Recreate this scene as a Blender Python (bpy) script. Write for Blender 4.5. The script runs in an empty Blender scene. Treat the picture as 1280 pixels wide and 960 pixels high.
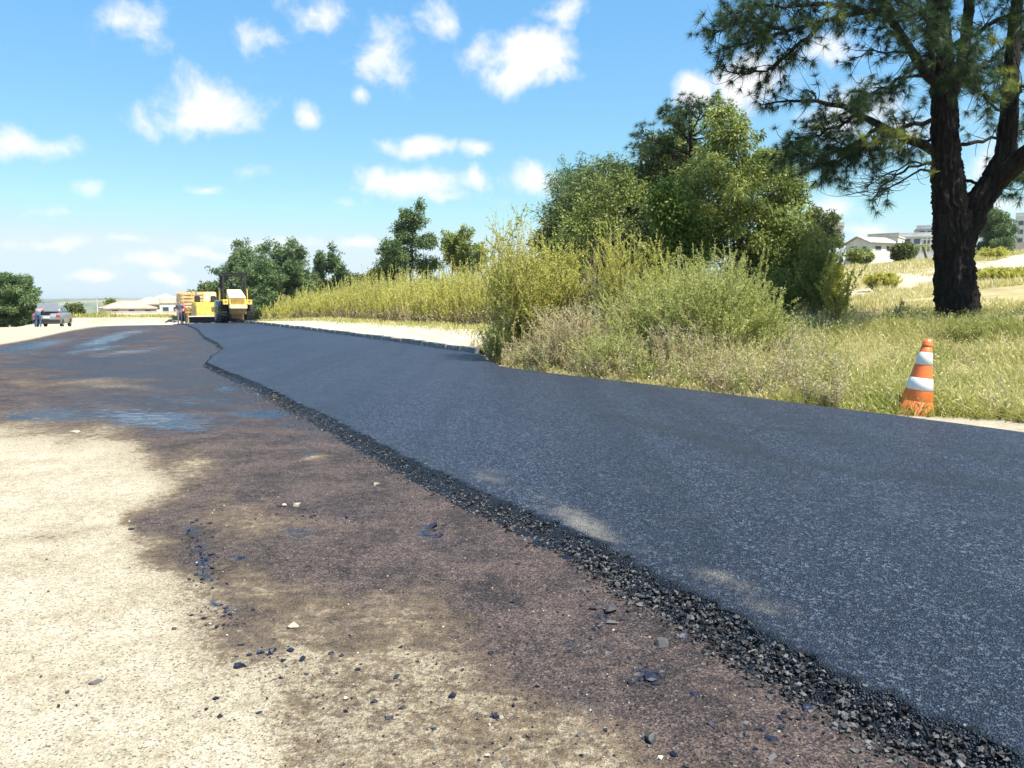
import bpy, bmesh, math
import numpy as np
from mathutils import Vector, Matrix, Euler

R = math.radians
rng = np.random.default_rng(7)
SC = bpy.context.scene
COL = SC.collection

# ------------------------------------------------------------------ camera
FPX, HC = 960.0, 1.45
PITCH = math.atan(104 / FPX)
cam = bpy.data.cameras.new('camera')
cam.sensor_width = 36.0
cam.lens = 36.0 * FPX / 1280.0
cam.clip_start = 0.05
cam.clip_end = 30000
camo = bpy.data.objects.new('camera', cam)
COL.objects.link(camo)
camo.location = (0, 0, HC)
camo.rotation_euler = (math.pi / 2 - PITCH, 0, 0)
SC.camera = camo

# ------------------------------------------------------------------ light
SUN_EL = R(62)
SUN_H = np.array([0.82, -0.57]); SUN_H = SUN_H / np.linalg.norm(SUN_H)
SUN_DIR = Vector((SUN_H[0] * math.cos(SUN_EL), SUN_H[1] * math.cos(SUN_EL), math.sin(SUN_EL)))
sun = bpy.data.lights.new('sun', 'SUN')
sun.energy = 5.0
sun.angle = R(0.53)
sun.color = (1.0, 0.955, 0.88)
suno = bpy.data.objects.new('sun', sun)
COL.objects.link(suno)
suno.rotation_euler = SUN_DIR.to_track_quat('Z', 'Y').to_euler()
SC.view_settings.view_transform = 'Standard'
SC.view_settings.look = 'None'
SC.view_settings.gamma = 1.0
SC.view_settings.exposure = 1.15
SKY_STRENGTH = 0.14


# ------------------------------------------------------------------ pixel <-> world
CP, SP = math.cos(PITCH), math.sin(PITCH)

def ray(px, py):
    u = (px - 640.0) / FPX; v = (480.0 - py) / FPX
    return np.array([u, CP + v * SP, -SP + v * CP])

def G(px, py, z=0.0):
    r = ray(px, py); t = (z - HC) / r[2]
    return np.array([r[0] * t, r[1] * t, z])

def P(px, py, D):
    r = ray(px, py); t = D / r[1]
    return np.array([r[0] * t, D, HC + r[2] * t])

def proj(x, y, z):
    dz = z - HC
    f = y * CP - dz * SP
    f = np.where(np.abs(f) < 1e-6, 1e-6, f)
    return 640 + FPX * x / f, 480 - FPX * (y * SP + dz * CP) / f

SN, CS = math.sin(R(29)), math.cos(R(29))     # road heading: 29 degrees left of the view axis
def sn(x, y): return -SN * x + CS * y, CS * x + SN * y
def xy(s, n): return -SN * s + CS * n, CS * s + SN * n

def sstep(a, b, x):
    t = np.clip((np.asarray(x, float) - a) / (b - a), 0, 1)
    return t * t * (3 - 2 * t)

def vnoise(x, y, seed=0):
    x = np.asarray(x, float); y = np.asarray(y, float)
    xi = np.floor(x).astype(np.int64); yi = np.floor(y).astype(np.int64)
    fx = x - xi; fy = y - yi
    fx = fx * fx * (3 - 2 * fx); fy = fy * fy * (3 - 2 * fy)
    def h(a, b):
        k = (a * 374761393 + b * 668265263 + seed * 1442695041) & 0xffffffff
        k = ((k ^ (k >> 13)) * 1274126177) & 0xffffffff
        return ((k ^ (k >> 16)) & 0xffff) / 65535.0
    return ((h(xi, yi) * (1 - fx) + h(xi + 1, yi) * fx) * (1 - fy)
            + (h(xi, yi + 1) * (1 - fx) + h(xi + 1, yi + 1) * fx) * fy)

def fbm(x, y, seed=0, o=4):
    a = 0.5; t = 0; q = 0
    for k in range(o):
        t = t + a * vnoise(x * 2 ** k, y * 2 ** k, seed + k); q += a; a *= 0.5
    return t / q

# ------------------------------------------------------------------ terrain height
def H(x, y):
    x = np.asarray(x, float); y = np.asarray(y, float)
    s, n = sn(x, y)
    r = np.hypot(x, y)
    z = -0.03 * np.clip(s - 50, 0, 90) * sstep(48, 56, s)
    n0 = 10.4 + 5.2 * sstep(13, 24, s)
    t = n - n0
    w = 1 - 0.75 * sstep(70, 170, s)
    rise = 0.62 * sstep(0.2, 6.5, t) + 0.22 * sstep(5.0, 5.7, t + 0.6 * (fbm(x * .4, y * .4, 3) - .5)) * (1 - sstep(16, 22, s))
    rise = rise + 0.089 * np.clip(t - 6.5, 0, 72) - 0.02 * np.clip(t - 80, 0, 300)
    z = z + rise * w
    bear = np.degrees(np.arctan2(x, y))
    far = sstep(130, 900, r) * (1 - sstep(-14, 2, bear) * (1 - sstep(80, 110, bear)))
    z = z - 60 * far
    rough = sstep(10.5, 14, n) + sstep(-6, -12, n) * 0 + (n < -7) * sstep(7, 14, -n)
    z = z + (fbm(x * .5, y * .5, 11) - .5) * 0.22 * np.clip(rough, 0, 1) * sstep(0, 10, r)
    side = sstep(9.9, 10.3, n) * sstep(17, 19, s) * (1 - sstep(16, 18, n))
    z = z + 0.12 * side
    mound = sstep(62, 76, r) * (1 - sstep(84, 95, r)) * sstep(-6, -1, n - 0) * (1 - sstep(6, 11, n)) * sstep(55, 65, s)
    z = z + mound * .8
    return z

# ------------------------------------------------------------------ mesh builder
class Geo:
    def __init__(self):
        self.v = []; self.f = []; self.a = []; self.m = []; self.nv = 0
    def add(self, v, f, var=None, mi=0):
        v = np.asarray(v, np.float32).reshape(-1, 3)
        f = np.asarray(f, np.int64)
        if len(v) == 0 or len(f) == 0: return self
        self.v.append(v); self.f.append(f + self.nv)
        if var is None: var = np.full(len(v), 0.5)
        self.a.append(np.broadcast_to(np.asarray(var, np.float32), (len(v),)))
        self.m.append(np.full(len(f), mi, np.int32))
        self.nv += len(v)
        return self
    def bm(self, b, var=0.5, mi=0):
        b.verts.index_update()
        v = np.array([q.co[:] for q in b.verts])
        by = {}
        for q in b.faces: by.setdefault(len(q.verts), []).append([w.index for w in q.verts])
        first = True
        base = self.nv
        for k, fl in by.items():
            if first: self.add(v, fl, np.full(len(v), var), mi); first = False
            else:
                self.f.append(np.asarray(fl, np.int64) + base); self.m.append(np.full(len(fl), mi, np.int32))
        b.free()
        return self
    def mesh(self, name, mats, smooth=False, attrs=None):
        v = np.concatenate(self.v)
        me = bpy.data.meshes.new(name)
        me.vertices.add(len(v)); me.vertices.foreach_set('co', v.ravel())
        loops = np.concatenate([f.ravel() for f in self.f]).astype(np.int32)
        tot = np.concatenate([np.full(len(f), f.shape[1], np.int32) for f in self.f])
        start = np.concatenate([[0], np.cumsum(tot)[:-1]]).astype(np.int32)
        me.loops.add(len(loops)); me.loops.foreach_set('vertex_index', loops)
        me.polygons.add(len(tot)); me.polygons.foreach_set('loop_start', start); me.polygons.foreach_set('loop_total', tot)
        me.polygons.foreach_set('material_index', np.concatenate(self.m))
        me.polygons.foreach_set('use_smooth', np.full(len(tot), bool(smooth)))
        at = me.attributes.new('var', 'FLOAT', 'POINT'); at.data.foreach_set('value', np.concatenate(self.a).astype(np.float32))
        for k, val in (attrs or {}).items():
            at = me.attributes.new(k, 'FLOAT', 'POINT'); at.data.foreach_set('value', np.asarray(val, np.float32))
        me.update(calc_edges=True); me.validate()
        for q in (mats if isinstance(mats, (list, tuple)) else [mats]): me.materials.append(q)
        return me
    def obj(self, name, mats, parent=None, smooth=False, loc=None, attrs=None):
        o = bpy.data.objects.new(name, self.mesh(name, mats, smooth, attrs))
        COL.objects.link(o)
        if parent: o.parent = parent
        if loc is not None: o.location = loc
        return o

def tag(o, label=None, cat=None, group=None, kind=None):
    if label: o['label'] = label
    if cat: o['category'] = cat
    if group: o['group'] = group
    if kind: o['kind'] = kind
    return o

def empty(name, loc=(0, 0, 0), rz=0.0):
    o = bpy.data.objects.new(name, None); COL.objects.link(o)
    o.location = tuple(float(q) for q in loc); o.rotation_euler = (0, 0, rz); o.empty_display_size = 0.2
    return o

def grid_faces(nr, nc):
    i = np.arange(nr - 1)[:, None] * nc + np.arange(nc - 1)[None, :]
    return np.stack([i, i + 1, i + nc + 1, i + nc], -1).reshape(-1, 4)

def tube(pts, rad, k=6, cap=True):
    pts = np.asarray(pts, float); rad = np.broadcast_to(np.asarray(rad, float), (len(pts),))
    t = np.gradient(pts, axis=0); t /= np.linalg.norm(t, axis=1)[:, None] + 1e-9
    ref = np.array([0.13, 0.97, 0.21]) if abs(t[0][2]) > .7 else np.array([0.05, 0.1, 1.0])
    nv = np.cross(t[0], ref); nv /= np.linalg.norm(nv)
    rings = []
    an = np.arange(k) * 2 * np.pi / k
    for i in range(len(pts)):
        nv = nv - t[i] * nv.dot(t[i]); nv /= np.linalg.norm(nv) + 1e-9
        b = np.cross(t[i], nv)
        rings.append(pts[i] + rad[i] * (np.cos(an)[:, None] * nv + np.sin(an)[:, None] * b))
    v = np.concatenate(rings)
    i = np.arange(len(pts) - 1)[:, None] * k; j = np.arange(k)[None, :]; j2 = (j + 1) % k
    f = np.stack([i + j, i + j2, i + k + j2, i + k + j], -1).reshape(-1, 4)
    if cap:
        v = np.concatenate([v, pts[:1], pts[-1:]])
        n0 = len(pts) * k
        a = np.arange(k); b = (a + 1) % k
        f1 = np.stack([np.full(k, n0), b, a, a], -1)[:, :3]
        f2 = np.stack([np.full(k, n0 + 1), a + n0 - k, b + n0 - k], -1)
        return v, f, np.concatenate([f1, f2])
    return v, f, None

def add_tube(g, pts, rad, k=6, var=0.5, mi=0):
    v, f, c = tube(pts, rad, k)
    base = g.nv
    g.add(v, f, var, mi)
    if c is not None:
        g.f.append(c + base); g.m.append(np.full(len(c), mi, np.int32))

def unit(v): return v / (np.linalg.norm(v, axis=-1, keepdims=True) + 1e-9)

def rnd_dirs(n, r=rng):
    return unit(r.normal(size=(n, 3)))

def leaves(g, p, d, length, width, var=0.5, r=rng, mi=0, fold=0.0):
    """diamond leaf quads at p pointing along d"""
    n = len(p)
    if n == 0: return
    d = unit(d); q = unit(np.cross(d, rnd_dirs(n, r)))
    L = np.broadcast_to(np.asarray(length, float), (n,))[:, None]
    W = np.broadcast_to(np.asarray(width, float), (n,))[:, None]
    up = np.cross(d, q)
    v = np.stack([p, p + d * L * .45 + q * W * .5 + up * W * fold, p + d * L, p + d * L * .45 - q * W * .5 + up * W * fold], 1)
    f = np.arange(n * 4).reshape(n, 4)
    va = np.repeat(np.broadcast_to(np.asarray(var, float), (n,)), 4)
    g.add(v.reshape(-1, 3), f, va, mi)

def blades(g, p, d, length, width, var=0.5, bend=0.3, r=rng, mi=0):
    """grass blades: a quad and a tip triangle, bending over"""
    n = len(p)
    if n == 0: return
    d = unit(d)
    L = np.broadcast_to(np.asarray(length, float), (n,))[:, None]
    W = np.broadcast_to(np.asarray(width, float), (n,))[:, None]
    hz = rnd_dirs(n, r) * np.array([1, 1, 0.0]); hz = unit(hz)
    q = unit(np.cross(d, hz))
    b = np.broadcast_to(np.asarray(bend, float), (n,))[:, None]
    m = p + d * L * .55 + hz * L * b * .25
    t = p + d * L * .95 + hz * L * b
    v = np.stack([p - q * W * .5, p + q * W * .5, m + q * W * .4, m - q * W * .4, t], 1).reshape(-1, 3)
    i = np.arange(n)[:, None] * 5
    base = g.nv
    va = np.repeat(np.broadcast_to(np.asarray(var, float), (n,)), 5)
    g.add(v, np.concatenate([i, i + 1, i + 2, i + 3], 1), va, mi)
    g.f.append(np.concatenate([i + 3, i + 2, i + 4], 1) + base); g.m.append(np.full(n, mi, np.int32))

def bbox(size, bev=0.02, seg=2):
    b = bmesh.new(); bmesh.ops.create_cube(b, size=1.0)
    bmesh.ops.scale(b, vec=size, verts=b.verts)
    if bev > 0: bmesh.ops.bevel(b, geom=list(b.edges), offset=bev, segments=seg, affect='EDGES', clamp_overlap=True)
    return b

def box(g, c, size, bev=0.02, rot=None, mi=0, var=0.5):
    b = bbox(size, bev)
    M_ = Matrix.Translation(Vector(c))
    if rot: M_ = M_ @ Euler(rot).to_matrix().to_4x4()
    bmesh.ops.transform(b, matrix=M_, verts=b.verts)
    g.bm(b, var, mi)
    return g

def part(name, mat, parent, boxes=(), tubes=(), smooth=False):
    g = Geo()
    for q in boxes: box(g, *q) if isinstance(q, tuple) else box(g, **q)
    for pts, rad in tubes: add_tube(g, pts, rad, 8)
    return g.obj(name, mat, parent, smooth)

def lathe(g, prof, k=32, axis='Z', c=(0, 0, 0), var=0.5, mi=0):
    pr = np.asarray(prof, float)
    an = np.arange(k) * 2 * np.pi / k
    x = pr[:, 0][:, None] * np.cos(an); y = pr[:, 0][:, None] * np.sin(an); z = np.repeat(pr[:, 1][:, None], k, 1)
    v = np.stack([x, y, z], -1).reshape(-1, 3)
    if axis == 'X': v = v[:, [2, 0, 1]]
    if axis == 'Y': v = v[:, [1, 2, 0]]
    i = np.arange(len(pr) - 1)[:, None] * k; j = np.arange(k)[None, :]; j2 = (j + 1) % k
    f = np.stack([i + j, i + j2, i + k + j2, i + k + j], -1).reshape(-1, 4)
    g.add(v + np.asarray(c), f, var, mi)

# ------------------------------------------------------------------ materials
class NT:
    def __init__(self, name):
        self.mat = bpy.data.materials.new(name); self.mat.use_nodes = True
        self.t = self.mat.node_tree; self.t.nodes.clear()
        self.out = self.n('ShaderNodeOutputMaterial')
    def n(self, typ, **kw):
        o = self.t.nodes.new(typ)
        for k, v in kw.items():
            if k.startswith('i_'):
                o.inputs[k[2:].replace('_', ' ')].default_value = v
            else: setattr(o, k, v)
        return o
    def l(self, a, b): self.t.links.new(a, b)
    def noise(self, scale, detail=4, rough=.6, vec=None, dist=0.0):
        o = self.n('ShaderNodeTexNoise'); o.inputs['Scale'].default_value = scale
        o.inputs['Detail'].default_value = detail; o.inputs['Roughness'].default_value = rough; o.inputs['Distortion'].default_value = dist
        if vec is not None: self.l(vec, o.inputs['Vector'])
        return o.outputs['Fac']
    def pos(self):
        return self.n('ShaderNodeNewGeometry').outputs['Position']
    def attr(self, name): return self.n('ShaderNodeAttribute', attribute_name=name).outputs['Fac']
    def math(self, op, a, b=None, c=None):
        o = self.n('ShaderNodeMath', operation=op)
        for i, q in enumerate((a, b, c)):
            if q is None: continue
            if isinstance(q, (int, float)): o.inputs[i].default_value = q
            else: self.l(q, o.inputs[i])
        return o.outputs[0]
    def mapr(self, v, a, b, c=0., d=1., smooth=True):
        o = self.n('ShaderNodeMapRange'); o.interpolation_type = 'SMOOTHSTEP' if smooth else 'LINEAR'
        self.l(v, o.inputs['Value'])
        for k, q in zip(('From Min', 'From Max', 'To Min', 'To Max'), (a, b, c, d)): o.inputs[k].default_value = q
        return o.outputs['Result']
    def mix(self, f, a, b):
        o = self.n('ShaderNodeMix', data_type='RGBA')
        for sk, q in ((o.inputs[0], f), (o.inputs[6], a), (o.inputs[7], b)):
            if isinstance(q, (int, float)): sk.default_value = q
            elif isinstance(q, tuple): sk.default_value = (*q, 1)
            else: self.l(q, sk)
        return o.outputs[2]
    def scale(self, c, f):
        o = self.n('ShaderNodeVectorMath', operation='SCALE'); self.l(c, o.inputs[0]); self.l(f, o.inputs['Scale']); return o.outputs[0]
    def ramp(self, v, stops):
        o = self.n('ShaderNodeValToRGB'); e = o.color_ramp.elements
        while len(e) < len(stops): e.new(0.5)
        for q, (p_, c) in zip(e, stops): q.position = p_; q.color = (*c, 1)
        self.l(v, o.inputs[0]); return o.outputs[0]
    def bump(self, h, strength=.5, dist=.01, nrm=None):
        o = self.n('ShaderNodeBump'); o.inputs['Strength'].default_value = strength; o.inputs['Distance'].default_value = dist
        self.l(h, o.inputs['Height'])
        if nrm is not None: self.l(nrm, o.inputs['Normal'])
        return o.outputs[0]
    def principled(self, color, rough=.8, normal=None, spec=.5, metal=0.0, out=True):
        o = self.n('ShaderNodeBsdfPrincipled')
        for k, q in (('Base Color', color), ('Roughness', rough), ('Specular IOR Level', spec), ('Metallic', metal)):
            if isinstance(q, (int, float)): o.inputs[k].default_value = q
            elif isinstance(q, tuple): o.inputs[k].default_value = (*q, 1)
            else: self.l(q, o.inputs[k])
        if normal is not None: self.l(normal, o.inputs['Normal'])
        if out: self.l(o.outputs[0], self.out.inputs['Surface'])
        return o

def plain(name, col, rough=.6, metal=0., spec=.5, dirt=.25, scale=6., bump=.0):
    t = NT(name); p = t.n('ShaderNodeTexCoord').outputs['Object']
    n1 = t.noise(scale, 5, .65, p)
    c2 = tuple(q * (1 - dirt) * w for q, w in zip(col, (1.0, .95, .85)))
    col_ = t.mix(t.mapr(n1, .42, .68), col, c2)
    nb = t.bump(t.noise(scale * 8, 3, .6, p), bump, .01) if bump else None
    t.principled(col_, rough, nb, spec, metal)
    return t.mat

def leafmat(name, stops, trans=.35, rough=.55, spec=.3):
    t = NT(name)
    c = t.ramp(t.attr('var'), stops)
    pr = t.principled(c, rough, None, spec, out=False)
    tr = t.n('ShaderNodeBsdfTranslucent'); 
    hs = t.n('ShaderNodeHueSaturation'); hs.inputs['Value'].default_value = 1.25; hs.inputs['Saturation'].default_value = 1.1
    t.l(c, hs.inputs['Color']); t.l(hs.outputs[0], tr.inputs['Color'])
    mx = t.n('ShaderNodeMixShader'); mx.inputs[0].default_value = trans
    t.l(pr.outputs[0], mx.inputs[1]); t.l(tr.outputs[0], mx.inputs[2]); t.l(mx.outputs[0], t.out.inputs['Surface'])
    return t.mat

# ------------------------------------------------------------------ world: sky and clouds
def build_world():
    w = bpy.data.worlds.new('World'); SC.world = w; w.use_nodes = True
    t = w.node_tree; t.nodes.clear()
    N = lambda typ: t.nodes.new(typ)
    out = N('ShaderNodeOutputWorld'); bg = N('ShaderNodeBackground')
    sky = N('ShaderNodeTexSky'); sky.sky_type = 'NISHITA'; sky.sun_disc = False
    sky.sun_elevation = SUN_EL; sky.sun_rotation = math.atan2(SUN_DIR.x, SUN_DIR.y)
    sky.altitude = 900; sky.air_density = 1.1; sky.dust_density = 0.1; sky.ozone_density = 2.2
    hs = N('ShaderNodeHueSaturation'); hs.inputs['Saturation'].default_value = 2.0; hs.inputs['Value'].default_value = 1.62
    gm = N('ShaderNodeGamma'); gm.inputs['Gamma'].default_value = 0.44      # a hazy, low-contrast sky
    t.links.new(sky.outputs[0], gm.inputs['Color']); t.links.new(gm.outputs[0], hs.inputs['Color'])
    tc = N('ShaderNodeTexCoord')
    dirv = tc.outputs['Generated']
    wn = N('ShaderNodeTexNoise'); wn.inputs['Scale'].default_value = 9; wn.inputs['Detail'].default_value = 3
    t.links.new(dirv, wn.inputs['Vector'])
    sub = N('ShaderNodeVectorMath'); sub.operation = 'SUBTRACT'; sub.inputs[1].default_value = (.5, .5, .5)
    t.links.new(wn.outputs['Color'], sub.inputs[0])
    mad = N('ShaderNodeVectorMath'); mad.operation = 'MULTIPLY_ADD'; mad.inputs[1].default_value = (.05, .05, .05)
    t.links.new(sub.outputs[0], mad.inputs[0]); t.links.new(dirv, mad.inputs[2])
    warped = mad.outputs[0]
    clouds = [(264, 134, 60, 37, 1.15), (240, 150, 44, 22, 1.0), (160, 25, 44, 30, .72), (33, 181, 52, 17, .8), (668, 72, 58, 42, 1.15), (650, 95, 60, 22, .9),
              (475, 65, 38, 42, .66), (545, 30, 34, 24, .66), (702, 14, 34, 22, .7), (395, 15, 44, 18, .62), (381, 150, 20, 15, .75),
              (448, 122, 15, 12, .62), (535, 183, 36, 15, .95), (598, 187, 20, 11, .7), (513, 229, 60, 20, .95), (668, 222, 44, 21, .95), (488, 178, 30, 12, .5),
              (598, 230, 22, 14, .66), (250, 229, 22, 9, .66), (117, 238, 18, 12, .55), (190, 330, 44, 14, .85), (222, 351, 34, 9, .85),
              (155, 303, 26, 9, .7), (455, 304, 36, 9, .7), (940, 108, 66, 30, 1.0), (876, 118, 26, 22, 1.1), (1060, 150, 60, 30, .85), (1020, 75, 60, 22, .5),
              (1238, 205, 44, 26, .7), (1042, 265, 30, 17, .75), (1075, 288, 40, 14, .6), (1240, 262, 40, 17, .75), (1110, 165, 70, 26, .7), (185, 155, 22, 18, .5), (70, 300, 60, 9, .62), (560, 245, 60, 9, .55), (120, 345, 60, 7, .7), (250, 318, 34, 8, .65), (330, 300, 50, 7, .5), (30, 262, 40, 8, .5), (430, 255, 40, 8, .45), (310, 220, 26, 9, .45), (330, 50, 30, 20, .42), (590, 60, 40, 24, .5)]
    acc = None
    for (px, py, hw, hh, st) in clouds:
        d = Vector(ray(px, py)).normalized()
        up = Vector((0, 0, 1)); rt = d.cross(up).normalized(); u = rt.cross(d).normalized()
        Rm = Matrix((rt, d, u)).transposed()
        mp = N('ShaderNodeMapping'); mp.vector_type = 'TEXTURE'
        cosn = 1 / Vector(ray(px, py)).length
        mp.inputs['Location'].default_value = d
        mp.inputs['Rotation'].default_value = Rm.to_euler()
        mp.inputs['Scale'].default_value = (1.25 * hw / FPX * cosn, .8, 1.25 * hh / FPX * cosn)
        t.links.new(warped, mp.inputs['Vector'])
        ln = N('ShaderNodeVectorMath'); ln.operation = 'LENGTH'; t.links.new(mp.outputs[0], ln.inputs[0])
        m1 = N('ShaderNodeMath'); m1.operation = 'MULTIPLY_ADD'; t.links.new(ln.outputs['Value'], m1.inputs[0])
        m1.inputs[1].default_value = -st; m1.inputs[2].default_value = st
        if acc is None: acc = m1.outputs[0]
        else:
            mm = N('ShaderNodeMath'); mm.operation = 'MAXIMUM'; t.links.new(acc, mm.inputs[0]); t.links.new(m1.outputs[0], mm.inputs[1]); acc = mm.outputs[0]
    # the same scattered fair-weather cumulus over the rest of the sky
    bn = N('ShaderNodeTexNoise'); bn.inputs['Scale'].default_value = 3.4; bn.inputs['Detail'].default_value = 2
    mpb = N('ShaderNodeMapping'); mpb.inputs['Scale'].default_value = (1, 1, 2.2); t.links.new(dirv, mpb.inputs['Vector']); t.links.new(mpb.outputs[0], bn.inputs['Vector'])
    mb = N('ShaderNodeMapRange'); t.links.new(bn.outputs['Fac'], mb.inputs['Value']); mb.inputs['From Min'].default_value = .56; mb.inputs['From Max'].default_value = .74
    mb.inputs['To Max'].default_value = .9; mb.inputs['To Min'].default_value = -.4
    dt = N('ShaderNodeVectorMath'); dt.operation = 'DOT_PRODUCT'; dt.inputs[1].default_value = (0, 1, 0); t.links.new(dirv, dt.inputs[0])
    md = N('ShaderNodeMapRange'); t.links.new(dt.outputs['Value'], md.inputs['Value']); md.inputs['From Min'].default_value = .66; md.inputs['From Max'].default_value = .56
    md.inputs['To Min'].default_value = -1.5; md.inputs['To Max'].default_value = 0
    ad = N('ShaderNodeMath'); ad.operation = 'ADD'; t.links.new(mb.outputs[0], ad.inputs[0]); t.links.new(md.outputs[0], ad.inputs[1])
    mm = N('ShaderNodeMath'); mm.operation = 'MAXIMUM'; t.links.new(acc, mm.inputs[0]); t.links.new(ad.outputs[0], mm.inputs[1]); acc = mm.outputs[0]
    fn = N('ShaderNodeTexNoise'); fn.inputs['Scale'].default_value = 22; fn.inputs['Detail'].default_value = 6; fn.inputs['Roughness'].default_value = .6
    t.links.new(warped, fn.inputs['Vector'])
    fm = N('ShaderNodeMath'); fm.operation = 'MULTIPLY_ADD'; t.links.new(fn.outputs['Fac'], fm.inputs[0]); fm.inputs[1].default_value = 1.9; fm.inputs[2].default_value = -1.10
    a2 = N('ShaderNodeMath'); a2.operation = 'ADD'; t.links.new(acc, a2.inputs[0]); t.links.new(fm.outputs[0], a2.inputs[1])
    cd = N('ShaderNodeMapRange'); cd.interpolation_type = 'SMOOTHSTEP'; t.links.new(a2.outputs[0], cd.inputs['Value'])
    cd.inputs['From Min'].default_value = -.16; cd.inputs['From Max'].default_value = .72; cd.inputs['To Max'].default_value = .97
    mx = N('ShaderNodeMix'); mx.data_type = 'RGBA'
    tint = N('ShaderNodeMix'); tint.data_type = 'RGBA'; tint.blend_type = 'MULTIPLY'; tint.inputs[0].default_value = 1.0
    tint.inputs[7].default_value = (.87, .985, 1.02, 1); t.links.new(hs.outputs[0], tint.inputs[6])
    vmin = N('ShaderNodeVectorMath'); vmin.operation = 'MINIMUM'; vmin.inputs[1].default_value = (2.5, 3.02, 3.25)   # pale haze tone the sky levels off to
    t.links.new(tint.outputs[2], vmin.inputs[0])
    t.links.new(cd.outputs[0], mx.inputs[0]); t.links.new(vmin.outputs[0], mx.inputs[6])
    cl = .50 / SKY_STRENGTH
    mx.inputs[7].default_value = (cl, cl, cl * 1.005, 1)
    t.links.new(mx.outputs[2], bg.inputs['Color']); bg.inputs['Strength'].default_value = SKY_STRENGTH
    t.links.new(bg.outputs[0], out.inputs['Surface'])
build_world()

# ------------------------------------------------------------------ ground materials
def soil_mat():
    t = NT('dry_field_soil'); p = t.pos()
    big = t.noise(.16, 6, .66, p); mid = t.noise(1.1, 5, .65, p); fine = t.noise(26, 5, .7, p)
    sand = t.mix(t.mapr(mid, .35, .7), (.47, .41, .30), (.36, .30, .21))
    dry = t.mix(t.mapr(mid, .35, .65), (.40, .33, .18), (.29, .245, .115))
    g = t.attr('green')
    m = t.mapr(t.math('ADD', g, t.math('MULTIPLY', t.math('SUBTRACT', mid, .5), .9)), .3, .7)
    c = t.mix(m, sand, dry)
    c = t.mix(t.math('MULTIPLY', g, t.mapr(big, .48, .62, 0, .75)), c, (.20, .155, .085))
    fo = t.attr('forest')
    fcol = t.mix(t.mapr(t.noise(.012, 6, .7, p), .4, .62), (.045, .075, .035), (.17, .19, .07))
    c = t.mix(fo, c, fcol)
    dk = t.attr('earth')
    c = t.mix(t.mapr(t.math('ADD', dk, t.math('MULTIPLY', t.math('SUBTRACT', mid, .5), .8)), .35, .7), c, (.07, .05, .035))
    c = t.mix(t.mapr(fine, .5, .8, 0, .35), c, (.2, .16, .1))
    t.principled(c, .95, t.bump(t.math('ADD', fine, t.math('MULTIPLY', mid, 2.0)), .6, .03), .1)
    return t.mat

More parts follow.
